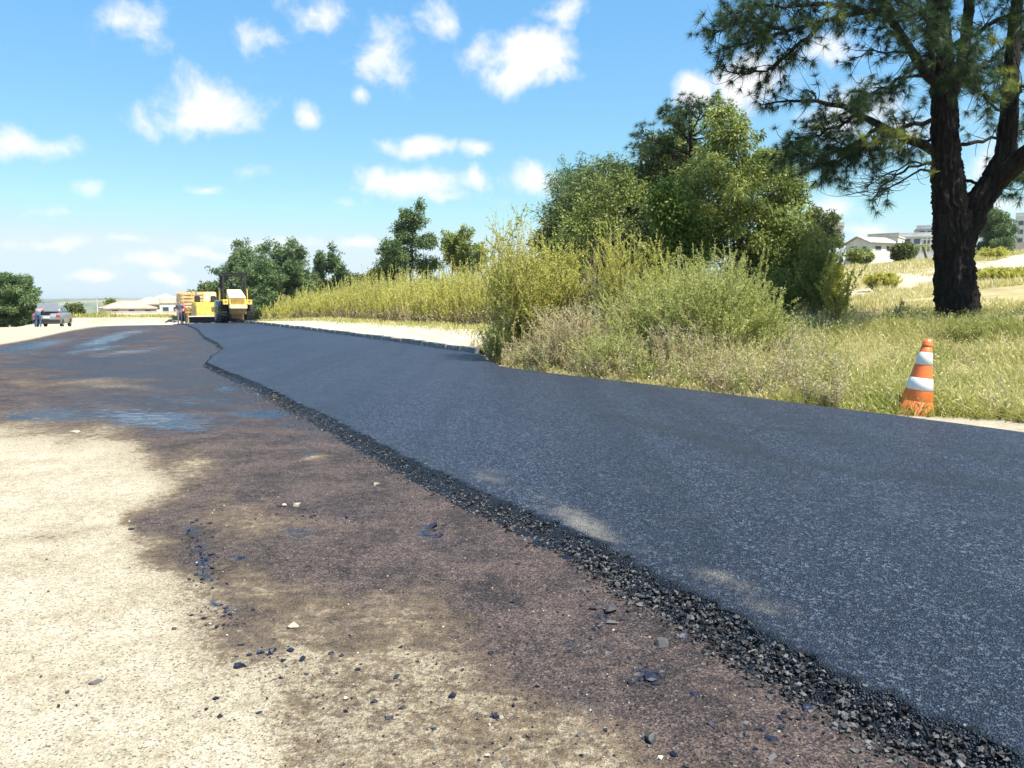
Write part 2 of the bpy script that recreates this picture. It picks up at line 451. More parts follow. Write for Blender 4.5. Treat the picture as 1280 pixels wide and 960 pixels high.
def base_mat():
    """primed road base: brown-black bitumen prime over pale sand and stone"""
    t = NT('primed_road_base'); p = t.pos()
    n1 = t.noise(2.3, 6, .68, p); n2 = t.noise(14, 5, .7, p); n3 = t.noise(95, 4, .7, p); n4 = t.noise(45, 5, .75, p)
    vo = t.n('ShaderNodeTexVoronoi'); vo.inputs['Scale'].default_value = 130; t.l(p, vo.inputs['Vector'])
    vc = vo.outputs['Color']
    sep = t.n('ShaderNodeSeparateColor'); t.l(vc, sep.inputs[0])
    # sand colour with grains
    sand = t.mix(t.mapr(t.math('ADD', t.math('MULTIPLY', n2, .5), t.math('MULTIPLY', n1, .5)), .36, .64), (.52, .455, .335), (.34, .285, .19))
    sand = t.mix(t.mapr(n4, .53, .70, 0, .85), sand, (.21, .17, .11))
    sand = t.mix(t.mapr(n3, .58, .72, 0, .55), sand, (.14, .115, .08))
    sand = t.mix(t.mapr(sep.outputs[0], .84, .96, 0, .8), sand, (.09, .077, .064))
    # prime colour
    prime = t.mix(t.mapr(t.math('ADD', t.math('MULTIPLY', n1, .6), t.math('MULTIPLY', n2, .4)), .38, .62), (.030, .024, .024), (.105, .076, .066))
    big = t.noise(.55, 5, .65, p); fr = t.attr('fresh')
    frm = t.mapr(t.math('ADD', fr, t.math('ADD', t.math('MULTIPLY', t.math('SUBTRACT', big, .5), 1.3), t.math('MULTIPLY', t.math('SUBTRACT', n2, .5), 1.0))), .42, .75)
    prime = t.mix(frm, prime, (.009, .010, .018))
    prime = t.mix(t.mapr(n4, .5, .68, 0, .85), prime, (.012, .012, .014))
    prime = t.mix(t.mapr(n3, .56, .70, 0, .6), prime, (.12, .092, .08))
    prime = t.mix(t.mapr(sep.outputs[1], .86, 1.0, 0, .6), prime, (.17, .135, .12))
    prime = t.mix(t.mapr(sep.outputs[2], .72, .95, 0, .85), prime, (.010, .010, .012))
    prime = t.scale(prime, t.mapr(sep.outputs[0], 0, 1, .4, 1.75, False)); sand = t.scale(sand, t.mapr(sep.outputs[1], 0, 1, .78, 1.2, False))
    sa = t.attr('sand')
    mm = t.math('ADD', sa, t.math('ADD', t.math('MULTIPLY', t.math('SUBTRACT', n2, .5), .8), t.math('ADD', t.math('MULTIPLY', t.math('SUBTRACT', n4, .5), 1.25), t.math('MULTIPLY', t.math('SUBTRACT', n1, .5), .7))))
    m = t.mapr(mm, .44, .74, 0, 1)
    stain = t.mix(t.mapr(n4, .4, .65), (.21, .155, .088), (.075, .053, .038))
    stm = t.mapr(t.math('ADD', sa, t.math('ADD', t.math('MULTIPLY', t.math('SUBTRACT', n2, .5), .7), t.math('ADD', t.math('MULTIPLY', t.math('SUBTRACT', n3, .5), .9), t.math('MULTIPLY', t.math('SUBTRACT', n4, .5), 1.3)))), .12, .62)
    c = t.mix(stm, prime, stain)
    c = t.mix(m, c, sand)
    mps = t.n('ShaderNodeMapping'); mps.inputs['Rotation'].default_value = (0, 0, R(-12)); mps.inputs['Scale'].default_value = (1, 2.6, 1); t.l(p, mps.inputs['Vector'])
    n5 = t.noise(3.6, 5, .7, mps.outputs[0], .8)
    mo = t.attr('mottle'); n6 = t.noise(24, 5, .72, p)
    c = t.mix(t.math('MULTIPLY', mo, t.mapr(n6, .53, .60, 0, .85)), c, (.045, .035, .030))
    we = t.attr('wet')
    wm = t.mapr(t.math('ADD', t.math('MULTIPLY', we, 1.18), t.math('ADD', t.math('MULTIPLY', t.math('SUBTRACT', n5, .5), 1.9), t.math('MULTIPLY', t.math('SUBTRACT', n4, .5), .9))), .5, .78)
    c = t.mix(wm, c, (.006, .011, .030))  # blue of the reflected sky is put into the wet tar's base colour
    ro = t.mix(wm, t.mix(frm, (.8, .8, .8), (.5, .5, .5)), t.mix(t.mapr(n5, .47, .60), (.28, .28, .28), (.04, .04, .04)))
    bh = t.math('ADD', t.math('MULTIPLY', n3, .6), t.math('ADD', n4, t.math('MULTIPLY', vo.outputs['Distance'], .5)))
    bs = t.n('ShaderNodeBump'); bs.inputs['Distance'].default_value = .012; t.l(bh, bs.inputs['Height'])
    t.l(t.math('SUBTRACT', .95, t.math('MULTIPLY', wm, .55)), bs.inputs['Strength'])
    sp = t.math('ADD', t.math('ADD', .2, t.math('MULTIPLY', frm, .3)), t.math('MULTIPLY', wm, .6))
    t.principled(c, ro, bs.outputs[0], sp)
    return t.mat

def asphalt_mat():
    t = NT('fresh_asphalt'); p = t.pos()
    vo = t.n('ShaderNodeTexVoronoi'); vo.inputs['Scale'].default_value = 125; t.l(p, vo.inputs['Vector'])
    v2 = t.n('ShaderNodeTexVoronoi'); v2.inputs['Scale'].default_value = 62; t.l(p, v2.inputs['Vector'])
    sep = t.n('ShaderNodeSeparateColor'); t.l(vo.outputs['Color'], sep.inputs[0])
    sep2 = t.n('ShaderNodeSeparateColor'); t.l(v2.outputs['Color'], sep2.inputs[0])
    n1 = t.noise(.8, 5, .6, p); n2 = t.noise(7, 5, .65, p); n3 = t.noise(60, 4, .7, p)
    c = t.mix(t.mapr(n1, .3, .7), (.004, .0055, .012), (.008, .0105, .021))
    c = t.mix(t.mapr(sep.outputs[0], .55, .95, 0, 1.0), c, (.070, .084, .130))
    c = t.mix(t.mapr(sep.outputs[2], .62, .80, 0, .95), c, (.001, .0013, .003))
    c = t.scale(c, t.mapr(sep.outputs[1], 0, 1, .45, 1.75, False))
    v3 = t.n('ShaderNodeTexVoronoi'); v3.inputs['Scale'].default_value = 36; t.l(p, v3.inputs['Vector']); sep3 = t.n('ShaderNodeSeparateColor'); t.l(v3.outputs['Color'], sep3.inputs[0])
    c = t.mix(t.mapr(sep3.outputs[0], .55, .9, 0, .35), c, (.045, .054, .080)); c = t.mix(t.mapr(sep3.outputs[1], .6, .9, 0, .6), c, (.004, .005, .009))
    c = t.mix(t.mapr(sep2.outputs[1], .86, .96, 0, .7), c, (.13, .145, .18))
    mpb = t.n('ShaderNodeMapping'); mpb.inputs['Rotation'].default_value = (0, 0, R(-29)); mpb.inputs['Scale'].default_value = (1.3, .06, 1); t.l(p, mpb.inputs['Vector'])
    bands = t.noise(1.0, 4, .6, mpb.outputs[0]); c = t.mix(t.mapr(bands, .42, .64, 0, .42), c, (.008, .010, .017))
    patch = t.noise(2.6, 4, .6, p); c = t.mix(t.mapr(patch, .56, .72, 0, .35), c, (.050, .054, .066))
    c = t.mix(t.mapr(t.attr('raw_edge_shade'), .2, .8, 0, .92), c, (.0035, .0035, .004))  # raw bitumen edge, coloured blacker to stand for shade in its crevices
    du = t.attr('dust')
    c = t.mix(t.math('MULTIPLY', t.attr('rolled'), t.mapr(n2, .3, .6, .25, .75)), c, (.007, .008, .013))
    dm = t.mapr(t.math('ADD', du, t.math('ADD', t.math('MULTIPLY', t.math('SUBTRACT', n2, .5), .8), t.math('MULTIPLY', t.math('SUBTRACT', n3, .5), .7))), .3, 1.1, 0, .55)
    c = t.mix(dm, c, (.36, .31, .23))
    # roller-wheel lanes: tighter texture, a little glossier
    ro = t.attr('rolled')
    rm = t.math('SUBTRACT', t.math('ADD', .50, t.math('MULTIPLY', t.math('SUBTRACT', n2, .5), .25)), t.math('MULTIPLY', ro, .10))
    h = t.math('ADD', t.math('MULTIPLY', vo.outputs['Distance'], 1.0), t.math('ADD', t.math('MULTIPLY', v2.outputs['Distance'], .6), t.math('MULTIPLY', n3, .5)))
    t.principled(c, rm, t.bump(h, 1.0, .013), .5).inputs['Specular Tint'].default_value = (.55, .74, 1.0, 1)  # blue specular tint paints a deeper sky reflection at grazing angles
    return t.mat

def stone_mat(name, a, b, rough=.6, spec=.4):
    t = NT(name); p = t.pos()
    n = t.noise(160, 4, .6, p)
    c = t.mix(t.attr('var'), a, b)
    c = t.mix(t.mapr(n, .5, .75, 0, .5), c, tuple(q * .5 for q in a))
    t.principled(c, rough, None, spec)
    return t.mat

MAT = {}
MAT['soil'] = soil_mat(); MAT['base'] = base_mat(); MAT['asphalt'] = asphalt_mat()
MAT['agg'] = stone_mat('bitumen_coated_stone', (.004, .004, .005), (.115, .112, .110), .6, .3)
MAT['tar'] = stone_mat('glossy_tar_lump', (.006, .009, .022), (.014, .018, .036), .55, .4)  # bluish base: the sky's reflection is mixed into the tar colour
MAT['pale'] = stone_mat('pale_pebble', (.46, .41, .32), (.30, .26, .20), .8, .2)
MAT['kerb'] = None

# ------------------------------------------------------------------ ground sheet
def poly_sd(px, py, poly):
    """signed distance in the plan of the polygon, positive inside"""
    poly = np.asarray(poly, float); d = np.full(px.shape, 1e9); ins = np.zeros(px.shape, bool)
    for (ax, ay), (bx, by) in zip(poly, np.roll(poly, -1, 0)):
        ex, ey = bx - ax, by - ay
        t = np.clip(((px - ax) * ex + (py - ay) * ey) / (ex * ex + ey * ey + 1e-9), 0, 1)
        d = np.minimum(d, np.hypot(px - ax - t * ex, py - ay - t * ey))
        c = ((ay > py) != (by > py)) & (px < (bx - ax) * (py - ay) / (by - ay + 1e-12) + ax)
        ins ^= c
    return np.where(ins, d, -d)

def blob(px, py, items):
    o = np.zeros(px.shape)
    for (cx, cy, rx, ry, an, st) in items:
        c, s = math.cos(R(an)), math.sin(R(an))
        dx, dy = px - cx, py - cy
        a = (dx * c + dy * s) / rx; b = (-dx * s + dy * c) / ry
        o = np.maximum(o, st * np.exp(-.75 * (a * a + b * b)))
    return o

def build_ground():
    rr = np.geomspace(.5, 9000, 420)
    th = np.concatenate([np.linspace(-180, -42, 60)[:-1], np.linspace(-42, 42, 380), np.linspace(42, 180, 60)[1:]])
    th = R(1) * th
    rg, tg = np.meshgrid(rr, th, indexing='ij')
    x = rg * np.sin(tg); y = rg * np.cos(tg)
    s, n = sn(x, y)
    z = H(x, y)
    inroad = sstep(-6.6, -5.6, n) * (1 - sstep(9.6, 10.2, n)) * (1 - sstep(72, 78, s)) * sstep(.0, .5, y + 4)
    z = z - .05 * inroad
    # far hills
    ang = np.degrees(tg)
    ridge = 62 + 12 * fbm(ang * .16 + 5, rg * 0 + 1.3, 21, 4) + 14 * fbm(ang * .5, rg * 0 + 4, 9, 4)
    hill = sstep(2600, 4300, rg) * (1 - .6 * sstep(6000, 9000, rg))
    z = z + hill * ridge
    near_far = sstep(1100, 2000, rg) * (1 - sstep(2000, 2800, rg))
    z = z + near_far * 14 * fbm(ang * .3, rg * .002, 31, 3)
    forest = sstep(140, 420, rg) * (.35 + .65 * sstep(.42, .6, fbm(x * .004, y * .004, 77)))
    px, py = proj(x, y, z)
    green = sstep(10.6, 12.2, n) * .85 - .35 * sstep(15.8, 17.5, s) * (1 - sstep(15.0, 16.5, n))
    # sand tracks worn across the field
    tr = np.zeros_like(x)
    for pl, wd in (([(1040, 372), (1110, 362), (1160, 352), (1215, 340), (1290, 318)], 1.9), ([(1040, 410), (1120, 398), (1200, 399), (1290, 402)], 1.2), ([(1040, 345), (1090, 344), (1150, 350)], 1.8), ([(1225, 338), (1250, 330), (1285, 328)], 4.5), ([(600, 300), (800, 300)], 0.01)):
        pts = np.array([hit(a, b)[:2] for a, b in pl])
        for a, b in zip(pts[:-1], pts[1:]):
            e = b - a; t = np.clip(((x - a[0]) * e[0] + (y - a[1]) * e[1]) / (e @ e), 0, 1)
            dd = np.hypot(x - a[0] - t * e[0], y - a[1] - t * e[1])
            tr = np.maximum(tr, 1 - sstep(wd * .5, wd * 1.3, dd))
    green = np.clip(green - 1.0 * tr, 0, 1) + sstep(-6.5, -9, n) * sstep(30, 45, s) * .5 + .42 * sstep(63, 70, rg) * sstep(60, 66, s)
    green = np.clip(green, 0, 1)
    t = n - 10.4
    earth = sstep(4.6, 5.1, t) * (1 - sstep(5.6, 6.3, t)) * (1 - sstep(13, 17, s)) * sstep(0, 2, s) * .85
    v = np.stack([x, y, z], -1).reshape(-1, 3)
    g = Geo().add(v, grid_faces(*x.shape)[:, ::-1])
    o = g.obj('ground', MAT['soil'], smooth=True, attrs={'green': green.ravel(), 'forest': forest.ravel(), 'earth': earth.ravel()})
    tag(o, kind='structure')

def hit(px, py):
    """where the view ray through a photo point meets the terrain"""
    r = ray(px, py); lo = None
    ts = np.geomspace(2, 400, 2500) / r[1]
    z = HC + r[2] * ts - H(r[0] * ts, r[1] * ts)
    k = np.argmax(z < 0) if (z < 0).any() else len(ts) - 1
    return np.array([r[0] * ts[k], r[1] * ts[k], HC + r[2] * ts[k]])
build_ground()

# ------------------------------------------------------------------ asphalt mat edges
ZA = 0.085
LEFT_PX = [(234, 405), (247, 411), (256, 421), (272, 428), (278, 436), (266, 444), (259, 453), (281, 463), (312, 474), (344, 489), (400, 516), (512, 573), (600, 614), (712, 660), (800, 708), (925, 769), (1019, 826), (1112, 872), (1200, 910), (1290, 955)]
RIGHT_PX = [(307, 403.5), (400, 414.5), (500, 428), (600, 442.5), (626, 458), (700, 467.5), (800, 479), (960, 499), (1119, 519), (1280, 540)]
def edge_fn(pl):
    q = np.array([sn(*G(a, b, ZA)[:2]) for a, b in pl]); q = q[np.argsort(q[:, 0])]
    return q
EL, ER = edge_fn(LEFT_PX), edge_fn(RIGHT_PX)
def nl(s):
    s = np.asarray(s, float)
    base = np.interp(s, EL[:, 0], EL[:, 1], left=EL[0, 1])
    return base + .05 * (fbm(s * 2.2, s * 0 + 3.1, 41, 4) - .5) + .05 * (vnoise(s * 14, s * 0 + 1, 17) - .5) + .03 * (vnoise(s * 37, s * 0 + 2, 19) - .5)
def nr(s):
    s = np.asarray(s, float)
    sl = (ER[1, 1] - ER[0, 1]) / (ER[1, 0] - ER[0, 0])
    base = np.interp(s, ER[:, 0], ER[:, 1])
    base = np.where(s < ER[0, 0], ER[0, 1] + sl * (s - ER[0, 0]), base)
    return base + .04 * (fbm(s * 1.5, s * 0 + 8.1, 47, 3) - .5)
KERB_N = float(np.median(ER[-4:, 1]))
print('edges', EL[0], EL[-1], ER, 'kerb n', KERB_N)

def zroad(s): return -0.03 * np.clip(s - 50, 0, 90) * sstep(48, 56, s)

def build_roadbase():
    yy = np.geomspace(.9, 82, 400); uu = np.linspace(-1.7, 1.7, 420)
    yg, ug = np.meshgrid(yy, uu, indexing='ij')
    x = ug * yg; y = yg
    s, n = sn(x, y)
    z = zroad(s) + .010 * (fbm(x * 3, y * 3, 51, 4) - .5) * np.clip(6 / yg, 0, 1) + .03 * (fbm(x * .3, y * .3, 5, 2) - .5) * sstep(2, 6, y) * (1 - sstep(.0, 1.5, n - 1.0))
    px, py = proj(x, y, 0 * x + z)
    S1 = [(-900, 528), (0, 528), (60, 524), (120, 532), (178, 562), (205, 600), (222, 640), (226, 690), (262, 740), (285, 800), (340, 806), (380, 770), (450, 812), (520, 790), (575, 850), (690, 905), (760, 960), (900, 1050), (900, 4000), (-9000, 4000), (-9000, 528)]
    qx = px + 46 * np.clip((py - 400) / 200, .12, 1.3) * (fbm(x * 1.7, y * 1.7, 91, 5) - .5) * 2; qy = py + 22 * np.clip((py - 400) / 200, .1, 1.3) * (fbm(x * 1.7, y * 1.7, 93, 5) - .5) * 2
    d1 = poly_sd(qx, qy, S1)
    wob = (fbm(px * .012, py * .02, 61) - .5) * 70
    soft = np.clip((py - 400) / 6, 5, 62)
    sand = .5 + np.clip((d1 + wob * np.clip((py - 480) / 160, .15, 1)) / (soft * 1.6), -1, 1) * .5
    # ragged salt-and-pepper zone in the lower middle of the photo
    zone = sstep(270, 380, qx) * sstep(740, 850, qy + .5 * (qy - py) - .1 * (qx - 480))
    sand = np.where(zone > 0, np.minimum(sand, 1 - .47 * zone), sand)
    inner = blob(qx, qy, [(215, 655, 70, 22, 5, .45), (70, 660, 130, 13, -3, .42), (250, 690, 50, 20, 10, .3), (40, 700, 80, 14, 0, .16), (130, 560, 60, 20, 0, .12), (180, 760, 60, 30, 0, .14)])
    sand = np.clip(sand - inner, 0, 1)
    sand = np.maximum(sand, blob(qx, qy, [(232, 582, 48, 22, 0, .62), (318, 650, 80, 36, 10, .42), (330, 735, 75, 32, 15, .46), (95, 479, 75, 7, -4, .42), (35, 478, 30, 5, 0, .4), (410, 567, 20, 5, 0, .7), (140, 481, 55, 6, 3, .42), (600, 597, 30, 8, 20, .42), (285, 620, 40, 12, 5, .36)]))
    sand = np.maximum(sand, .22 * fbm(px * .01, py * .03, 71))
    # pale shoulder beyond the primed strip
    E = [(-9000, 432), (0, 431), (40, 424), (85, 414), (120, 408.5), (170, 405.5), (226, 404), (226, 380), (-9000, 380)]
    d2 = poly_sd(px, py, E)
    sand = np.maximum(sand, np.clip(.5 + d2 / 4.5, 0, 1))
    sand = np.maximum(sand, sstep(-.3, .0, n - nr(s)))
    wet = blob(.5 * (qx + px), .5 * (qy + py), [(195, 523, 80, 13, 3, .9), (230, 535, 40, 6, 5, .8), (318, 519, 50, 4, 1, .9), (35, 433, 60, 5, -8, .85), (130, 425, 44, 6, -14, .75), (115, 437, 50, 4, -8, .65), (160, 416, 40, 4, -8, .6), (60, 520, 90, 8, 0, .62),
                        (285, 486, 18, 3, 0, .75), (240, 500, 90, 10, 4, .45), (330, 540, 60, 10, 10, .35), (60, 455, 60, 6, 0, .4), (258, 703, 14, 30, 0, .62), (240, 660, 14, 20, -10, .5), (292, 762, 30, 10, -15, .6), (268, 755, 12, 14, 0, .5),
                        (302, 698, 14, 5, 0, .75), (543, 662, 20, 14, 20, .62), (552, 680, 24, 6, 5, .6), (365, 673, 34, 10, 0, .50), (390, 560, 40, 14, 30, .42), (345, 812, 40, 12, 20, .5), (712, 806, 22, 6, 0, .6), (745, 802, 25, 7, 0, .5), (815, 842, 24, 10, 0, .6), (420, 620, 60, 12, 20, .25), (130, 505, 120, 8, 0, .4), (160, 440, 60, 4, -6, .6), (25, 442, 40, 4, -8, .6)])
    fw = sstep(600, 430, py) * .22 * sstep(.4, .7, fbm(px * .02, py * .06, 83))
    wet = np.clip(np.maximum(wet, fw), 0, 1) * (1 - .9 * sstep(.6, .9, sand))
    fresh = .62 * sstep(600, 520, py) * sstep(-200, 200, px + 0.0) * (1 - .5 * sstep(450, 440, py) * sstep(300, 200, px)) + .22 * sstep(300, 480, px) + .25 * sstep(500, 430, py)
    fresh = np.maximum(fresh, blob(px, py, [(70, 515, 120, 18, 0, .8), (420, 620, 120, 40, 20, .45), (560, 690, 120, 30, 20, .45), (130, 430, 140, 16, -8, .7), (700, 860, 120, 40, 20, .4)]))
    mottle = np.clip(blob(px, py, [(480, 880, 170, 60, 10, 1.0), (330, 830, 70, 34, 10, .8), (640, 920, 120, 50, 10, 1.0), (245, 690, 30, 50, 0, .7), (280, 775, 50, 30, 0, .7), (560, 840, 90, 30, 10, .7)]), 0, 1)
    keep = ((n > -6.4) & (n < 10.5) & (s < 80))
    f = grid_faces(*x.shape)
    kf = keep.ravel()[f].all(1)
    g = Geo().add(np.stack([x, y, z], -1).reshape(-1, 3), f[kf])
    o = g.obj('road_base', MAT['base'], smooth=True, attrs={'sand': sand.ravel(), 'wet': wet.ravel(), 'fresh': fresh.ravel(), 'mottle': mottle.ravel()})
    tag(o, kind='structure')
build_roadbase()

def build_asphalt():
    ss = np.concatenate([np.arange(-6, 9, .03), np.arange(9, 22, .08), np.arange(22, 57.5, .3)])
    a, b = nl(ss), nr(ss)
    # cross profile: bottom of the rough edge, up the slope, over the shoulder, across, down the far side
    w = (.13 + .12 * fbm(ss * 1.3, ss * 0, 53, 3)) * (1 - .6 * sstep(9, 22, ss))
    lead = [(-1.0, 0.0), (-.76, .06), (-.52, .17), (-.30, .38), (-.12, .74), (-.03, .95)]
    cols = []
    for k, (q, h) in enumerate(lead):
        jn = .035 * (vnoise(ss * 22, ss * 0 + k * 3.3, 7 + k) - .5) * np.clip(1.5 - ss / 20, .2, 1)
        jz = .022 * (vnoise(ss * 26, ss * 0 + k * 2.1, 27 + k) - .5)
        cols.append((a + q * w + jn, np.full_like(ss, h * ZA - (.012 if k == 0 else 0)) + (jz if k else 0)))
    for q in np.concatenate([np.array([0, .06, .14, .25, .4]) / 6, np.linspace(.12, 1, 46)]):
        n_ = a + (b - a) * q
        x, y = xy(ss, n_)
        zz = ZA + .006 * (fbm(x * .7, y * .7, 55, 3) - .5) - .004 * np.exp(-((n_ - 5.2) / .35) ** 2) - .004 * np.exp(-((n_ - 7.6) / .4) ** 2)
        cols.append((n_, zz))
    cols.append((b + .05, np.full_like(ss, -.02)))
    n_ = np.stack([c[0] for c in cols], 1); z = np.stack([c[1] for c in cols], 1)
    sg = np.repeat(ss[:, None], n_.shape[1], 1)
    x, y = xy(sg, n_); z = z + zroad(sg)
    px, py = proj(x, y, z)
    d = n_ - a[:, None]
    dust = blob(px, py, [(612, 596, 34, 12, 20, .62), (730, 655, 56, 16, 30, .9), (900, 740, 100, 16, 30, .42), (960, 762, 60, 14, 15, .6), (990, 775, 40, 10, 15, .5), (400, 494, 50, 5, 12, .35), (330, 462, 16, 4, 0, .4), (412, 500, 26, 4, 10, .4), (640, 608, 30, 8, 20, .4),
                         (1035, 560, 22, 3, 2, .45), (1170, 553, 20, 3, 2, .4), (945, 574, 26, 3, 5, .38), (1220, 551, 14, 3, 0, .35), (1180, 600, 70, 14, 6, .22)])
    dust = np.maximum(dust, np.exp(-((d - .24) / .17) ** 2) * sstep(1.6, 2.4, sg) * (1 - sstep(4.6, 6.2, sg)) * (.05 + 1.1 * sstep(.35, .7, fbm(sg * 1.1, d * 1.5, 58, 3))) * .62)
    dust = np.maximum(dust, .28 * sstep(.5, .05, d) * sstep(-.05, .02, d))
    dust = dust * sstep(-.03, .03, d)
    rolled = np.zeros_like(x)
    for pl, wd in (([(760, 520), (870, 545), (960, 572), (1060, 588), (1290, 614)], .16), ([(900, 530), (1080, 548), (1290, 572)], .12), ([(1120, 590), (1290, 606)], .10)):
        pts = np.array([G(a_, b_, ZA)[:2] for a_, b_ in pl])
        for p0, p1 in zip(pts[:-1], pts[1:]):
            e = p1 - p0; tt = np.clip(((x - p0[0]) * e[0] + (y - p0[1]) * e[1]) / (e @ e), 0, 1)
            rolled = np.maximum(rolled, np.exp(-((np.hypot(x - p0[0] - tt * e[0], y - p0[1] - tt * e[1]) + .15 * (fbm(x * 2, y * 2, 57) - .5)) / wd) ** 2))
    g = Geo().add(np.stack([x, y, z], -1).reshape(-1, 3), grid_faces(*x.shape)[:, ::-1])
    o = g.obj('asphalt_road', MAT['asphalt'], smooth=True, attrs={'dust': dust.ravel(), 'rolled': rolled.ravel(), 'raw_edge_shade': sstep(.03, -.01, d).ravel()})
    tag(o, kind='structure')
build_asphalt()

# stones --------------------------------------------------------------
def ico():
    b = bmesh.new(); bmesh.ops.create_icosphere(b, subdivisions=1, radius=1)
    v = np.array([q.co[:] for q in b.verts]); f = np.array([[w.index for w in q.verts] for q in b.faces]); b.free(); return v, f
ICO_V = np.array([[x, y, z] for x in (-1, 1) for y in (-1, 1) for z in (-1, 1)], float) * .68
ICO_F = np.array([[0, 1, 3], [0, 3, 2], [4, 6, 7], [4, 7, 5], [0, 4, 5], [0, 5, 1], [2, 3, 7], [2, 7, 6], [0, 2, 6], [0, 6, 4], [1, 5, 7], [1, 7, 3]])
ICO2 = None
def stones(g, p, size, r=rng, flat=.75, var=None):
    n = len(p)
    if n == 0: return
    vv = ICO_V[None] * np.array([1.15, .98, .85]) + .24 * r.normal(size=(n, len(ICO_V), 3)).clip(-1.6, 1.6)
    e1 = rnd_dirs(n, r); e2 = unit(np.cross(e1, rnd_dirs(n, r))); e3 = np.cross(e1, e2)
    vv = np.einsum('nij,nki->nkj', np.stack([e1, e2, e3], 1), vv)
    vv = vv * np.stack([r.uniform(.8, 1.25, n), r.uniform(.7, 1.0, n), r.uniform(flat * .75, flat * 1.1, n)], -1)[:, None, :]
    th = r.uniform(0, 6.28, n); c, s = np.cos(th)[:, None], np.sin(th)[:, None]
    vx = vv[..., 0] * c - vv[..., 1] * s; vy = vv[..., 0] * s + vv[..., 1] * c
    vv = np.stack([vx, vy, vv[..., 2]], -1) * np.asarray(size)[:, None, None] + p[:, None, :]
    f = (ICO_F[None] + np.arange(n)[:, None, None] * len(ICO_V)).reshape(-1, 3)
    va = np.repeat(r.uniform(0, 1, n) if var is None else var, len(ICO_V))
    g.add(vv.reshape(-1, 3), f, va)

def edge_stones():
    r = np.random.default_rng(3)
    g = Geo()
    s = np.concatenate([r.uniform(.2, 5, 9000), r.uniform(5, 12, 6500), r.uniform(12, 30, 3000)])
    w = (.17 + .05 * r.normal(size=len(s)) + .05 * (s < 3.5)) * (1 - .6 * sstep(9, 22, s))
    q = r.beta(1.3, 1.1, len(s))
    n = nl(s) - q * w + .015
    z = ZA * (1 - q) ** 1.7 + r.uniform(-.006, .006, len(s))
    size = r.gamma(2.6, .0021, len(s)).clip(.0025, .0135) * np.clip(s / 10, 1, 1.3)
    x, y = xy(s, n)
    stones(g, np.stack([x, y, z], -1), size, r, var=r.uniform(0, 1, len(s)) ** 1.6)
    # fallen crumbs on the prime beside the edge
    s = r.uniform(.2, 14, 2600); q = r.exponential(.14, len(s)); n = nl(s) - .16 - q
    x, y = xy(s, n); size = r.gamma(2.0, .0017, len(s)).clip(.0015, .012)
    stones(g, np.stack([x, y, size * .3], -1), size, r)
    o = g.obj('asphalt_crumbs', MAT['agg']); tag(o, 'black bitumen coated stones along the rough edge of the asphalt', 'gravel', kind='stuff')
    # pale and dark grit over the base
    g2 = Geo(); g3 = Geo()
    D = 1.7 * np.exp(r.uniform(0, 2.2, 9000)); u = r.uniform(-.75, .75, len(D)); x = u * D; y = D
    s_, n_ = sn(x, y); k = n_ < nl(s_) - .2; x, y = x[k], y[k]
    px, py = proj(x, y, 0 * x)
    size = r.gamma(1.7, .0014, len(x)).clip(.001, .010)
    lumpy = sstep(260, 420, px) * sstep(640, 860, py)
    pale = r.uniform(size=len(x)) < .33
    stones(g2, np.stack([x, y, size * .2], -1)[pale], (size * .9)[pale], r)
    kk = ~pale & (r.uniform(size=len(x)) < .3 + .7 * lumpy)
    stones(g3, np.stack([x, y, size * .2], -1)[kk], size[kk] * (.8 + .3 * lumpy[kk]), r)
    o = g2.obj('pale_grit', MAT['pale']); tag(o, 'small pale stones scattered over the unpaved road base', 'gravel', kind='stuff')
    o = g3.obj('dark_grit', MAT['agg']); tag(o, 'small black crumbs scattered over the unpaved road base', 'gravel', kind='stuff')
edge_stones()

def rock(name, mat, px, py, w_px, label, cat, flat=.7, seed=0, group=None):
    p = G(px, py, 0.0); r = np.random.default_rng(seed + 100)
    b = bmesh.new(); bmesh.ops.create_icosphere(b, subdivisions=3, radius=1)
    v = np.array([q.co[:] for q in b.verts]); f = np.array([[w.index for w in q.verts] for q in b.faces]); b.free()
    d = v / np.linalg.norm(v, axis=1)[:, None]
    # broken faces: flatten against random planes
    for k in range(13):
        nrm = rnd_dirs(1, r)[0]; h = r.uniform(.28, .72); e = v @ nrm - h
        v = v - np.clip(e, 0, None)[:, None] * nrm
    sz = .5 * w_px / FPX * p[1]
    v = v / np.abs(v[:, 0]).max() * np.array([1.0, .8, flat]) * sz * 1.1
    th = r.uniform(0, 6.28); v = np.stack([v[:, 0] * math.cos(th * .2) - v[:, 1] * math.sin(th * .2), v[:, 0] * math.sin(th * .2) + v[:, 1] * math.cos(th * .2), v[:, 2]], -1)
    v[:, 2] += flat * sz * .55
    g = Geo().add(v, f, r.uniform(0, 1))
    o = g.obj(name, mat, loc=p); tag(o, label, cat, group)
    return o

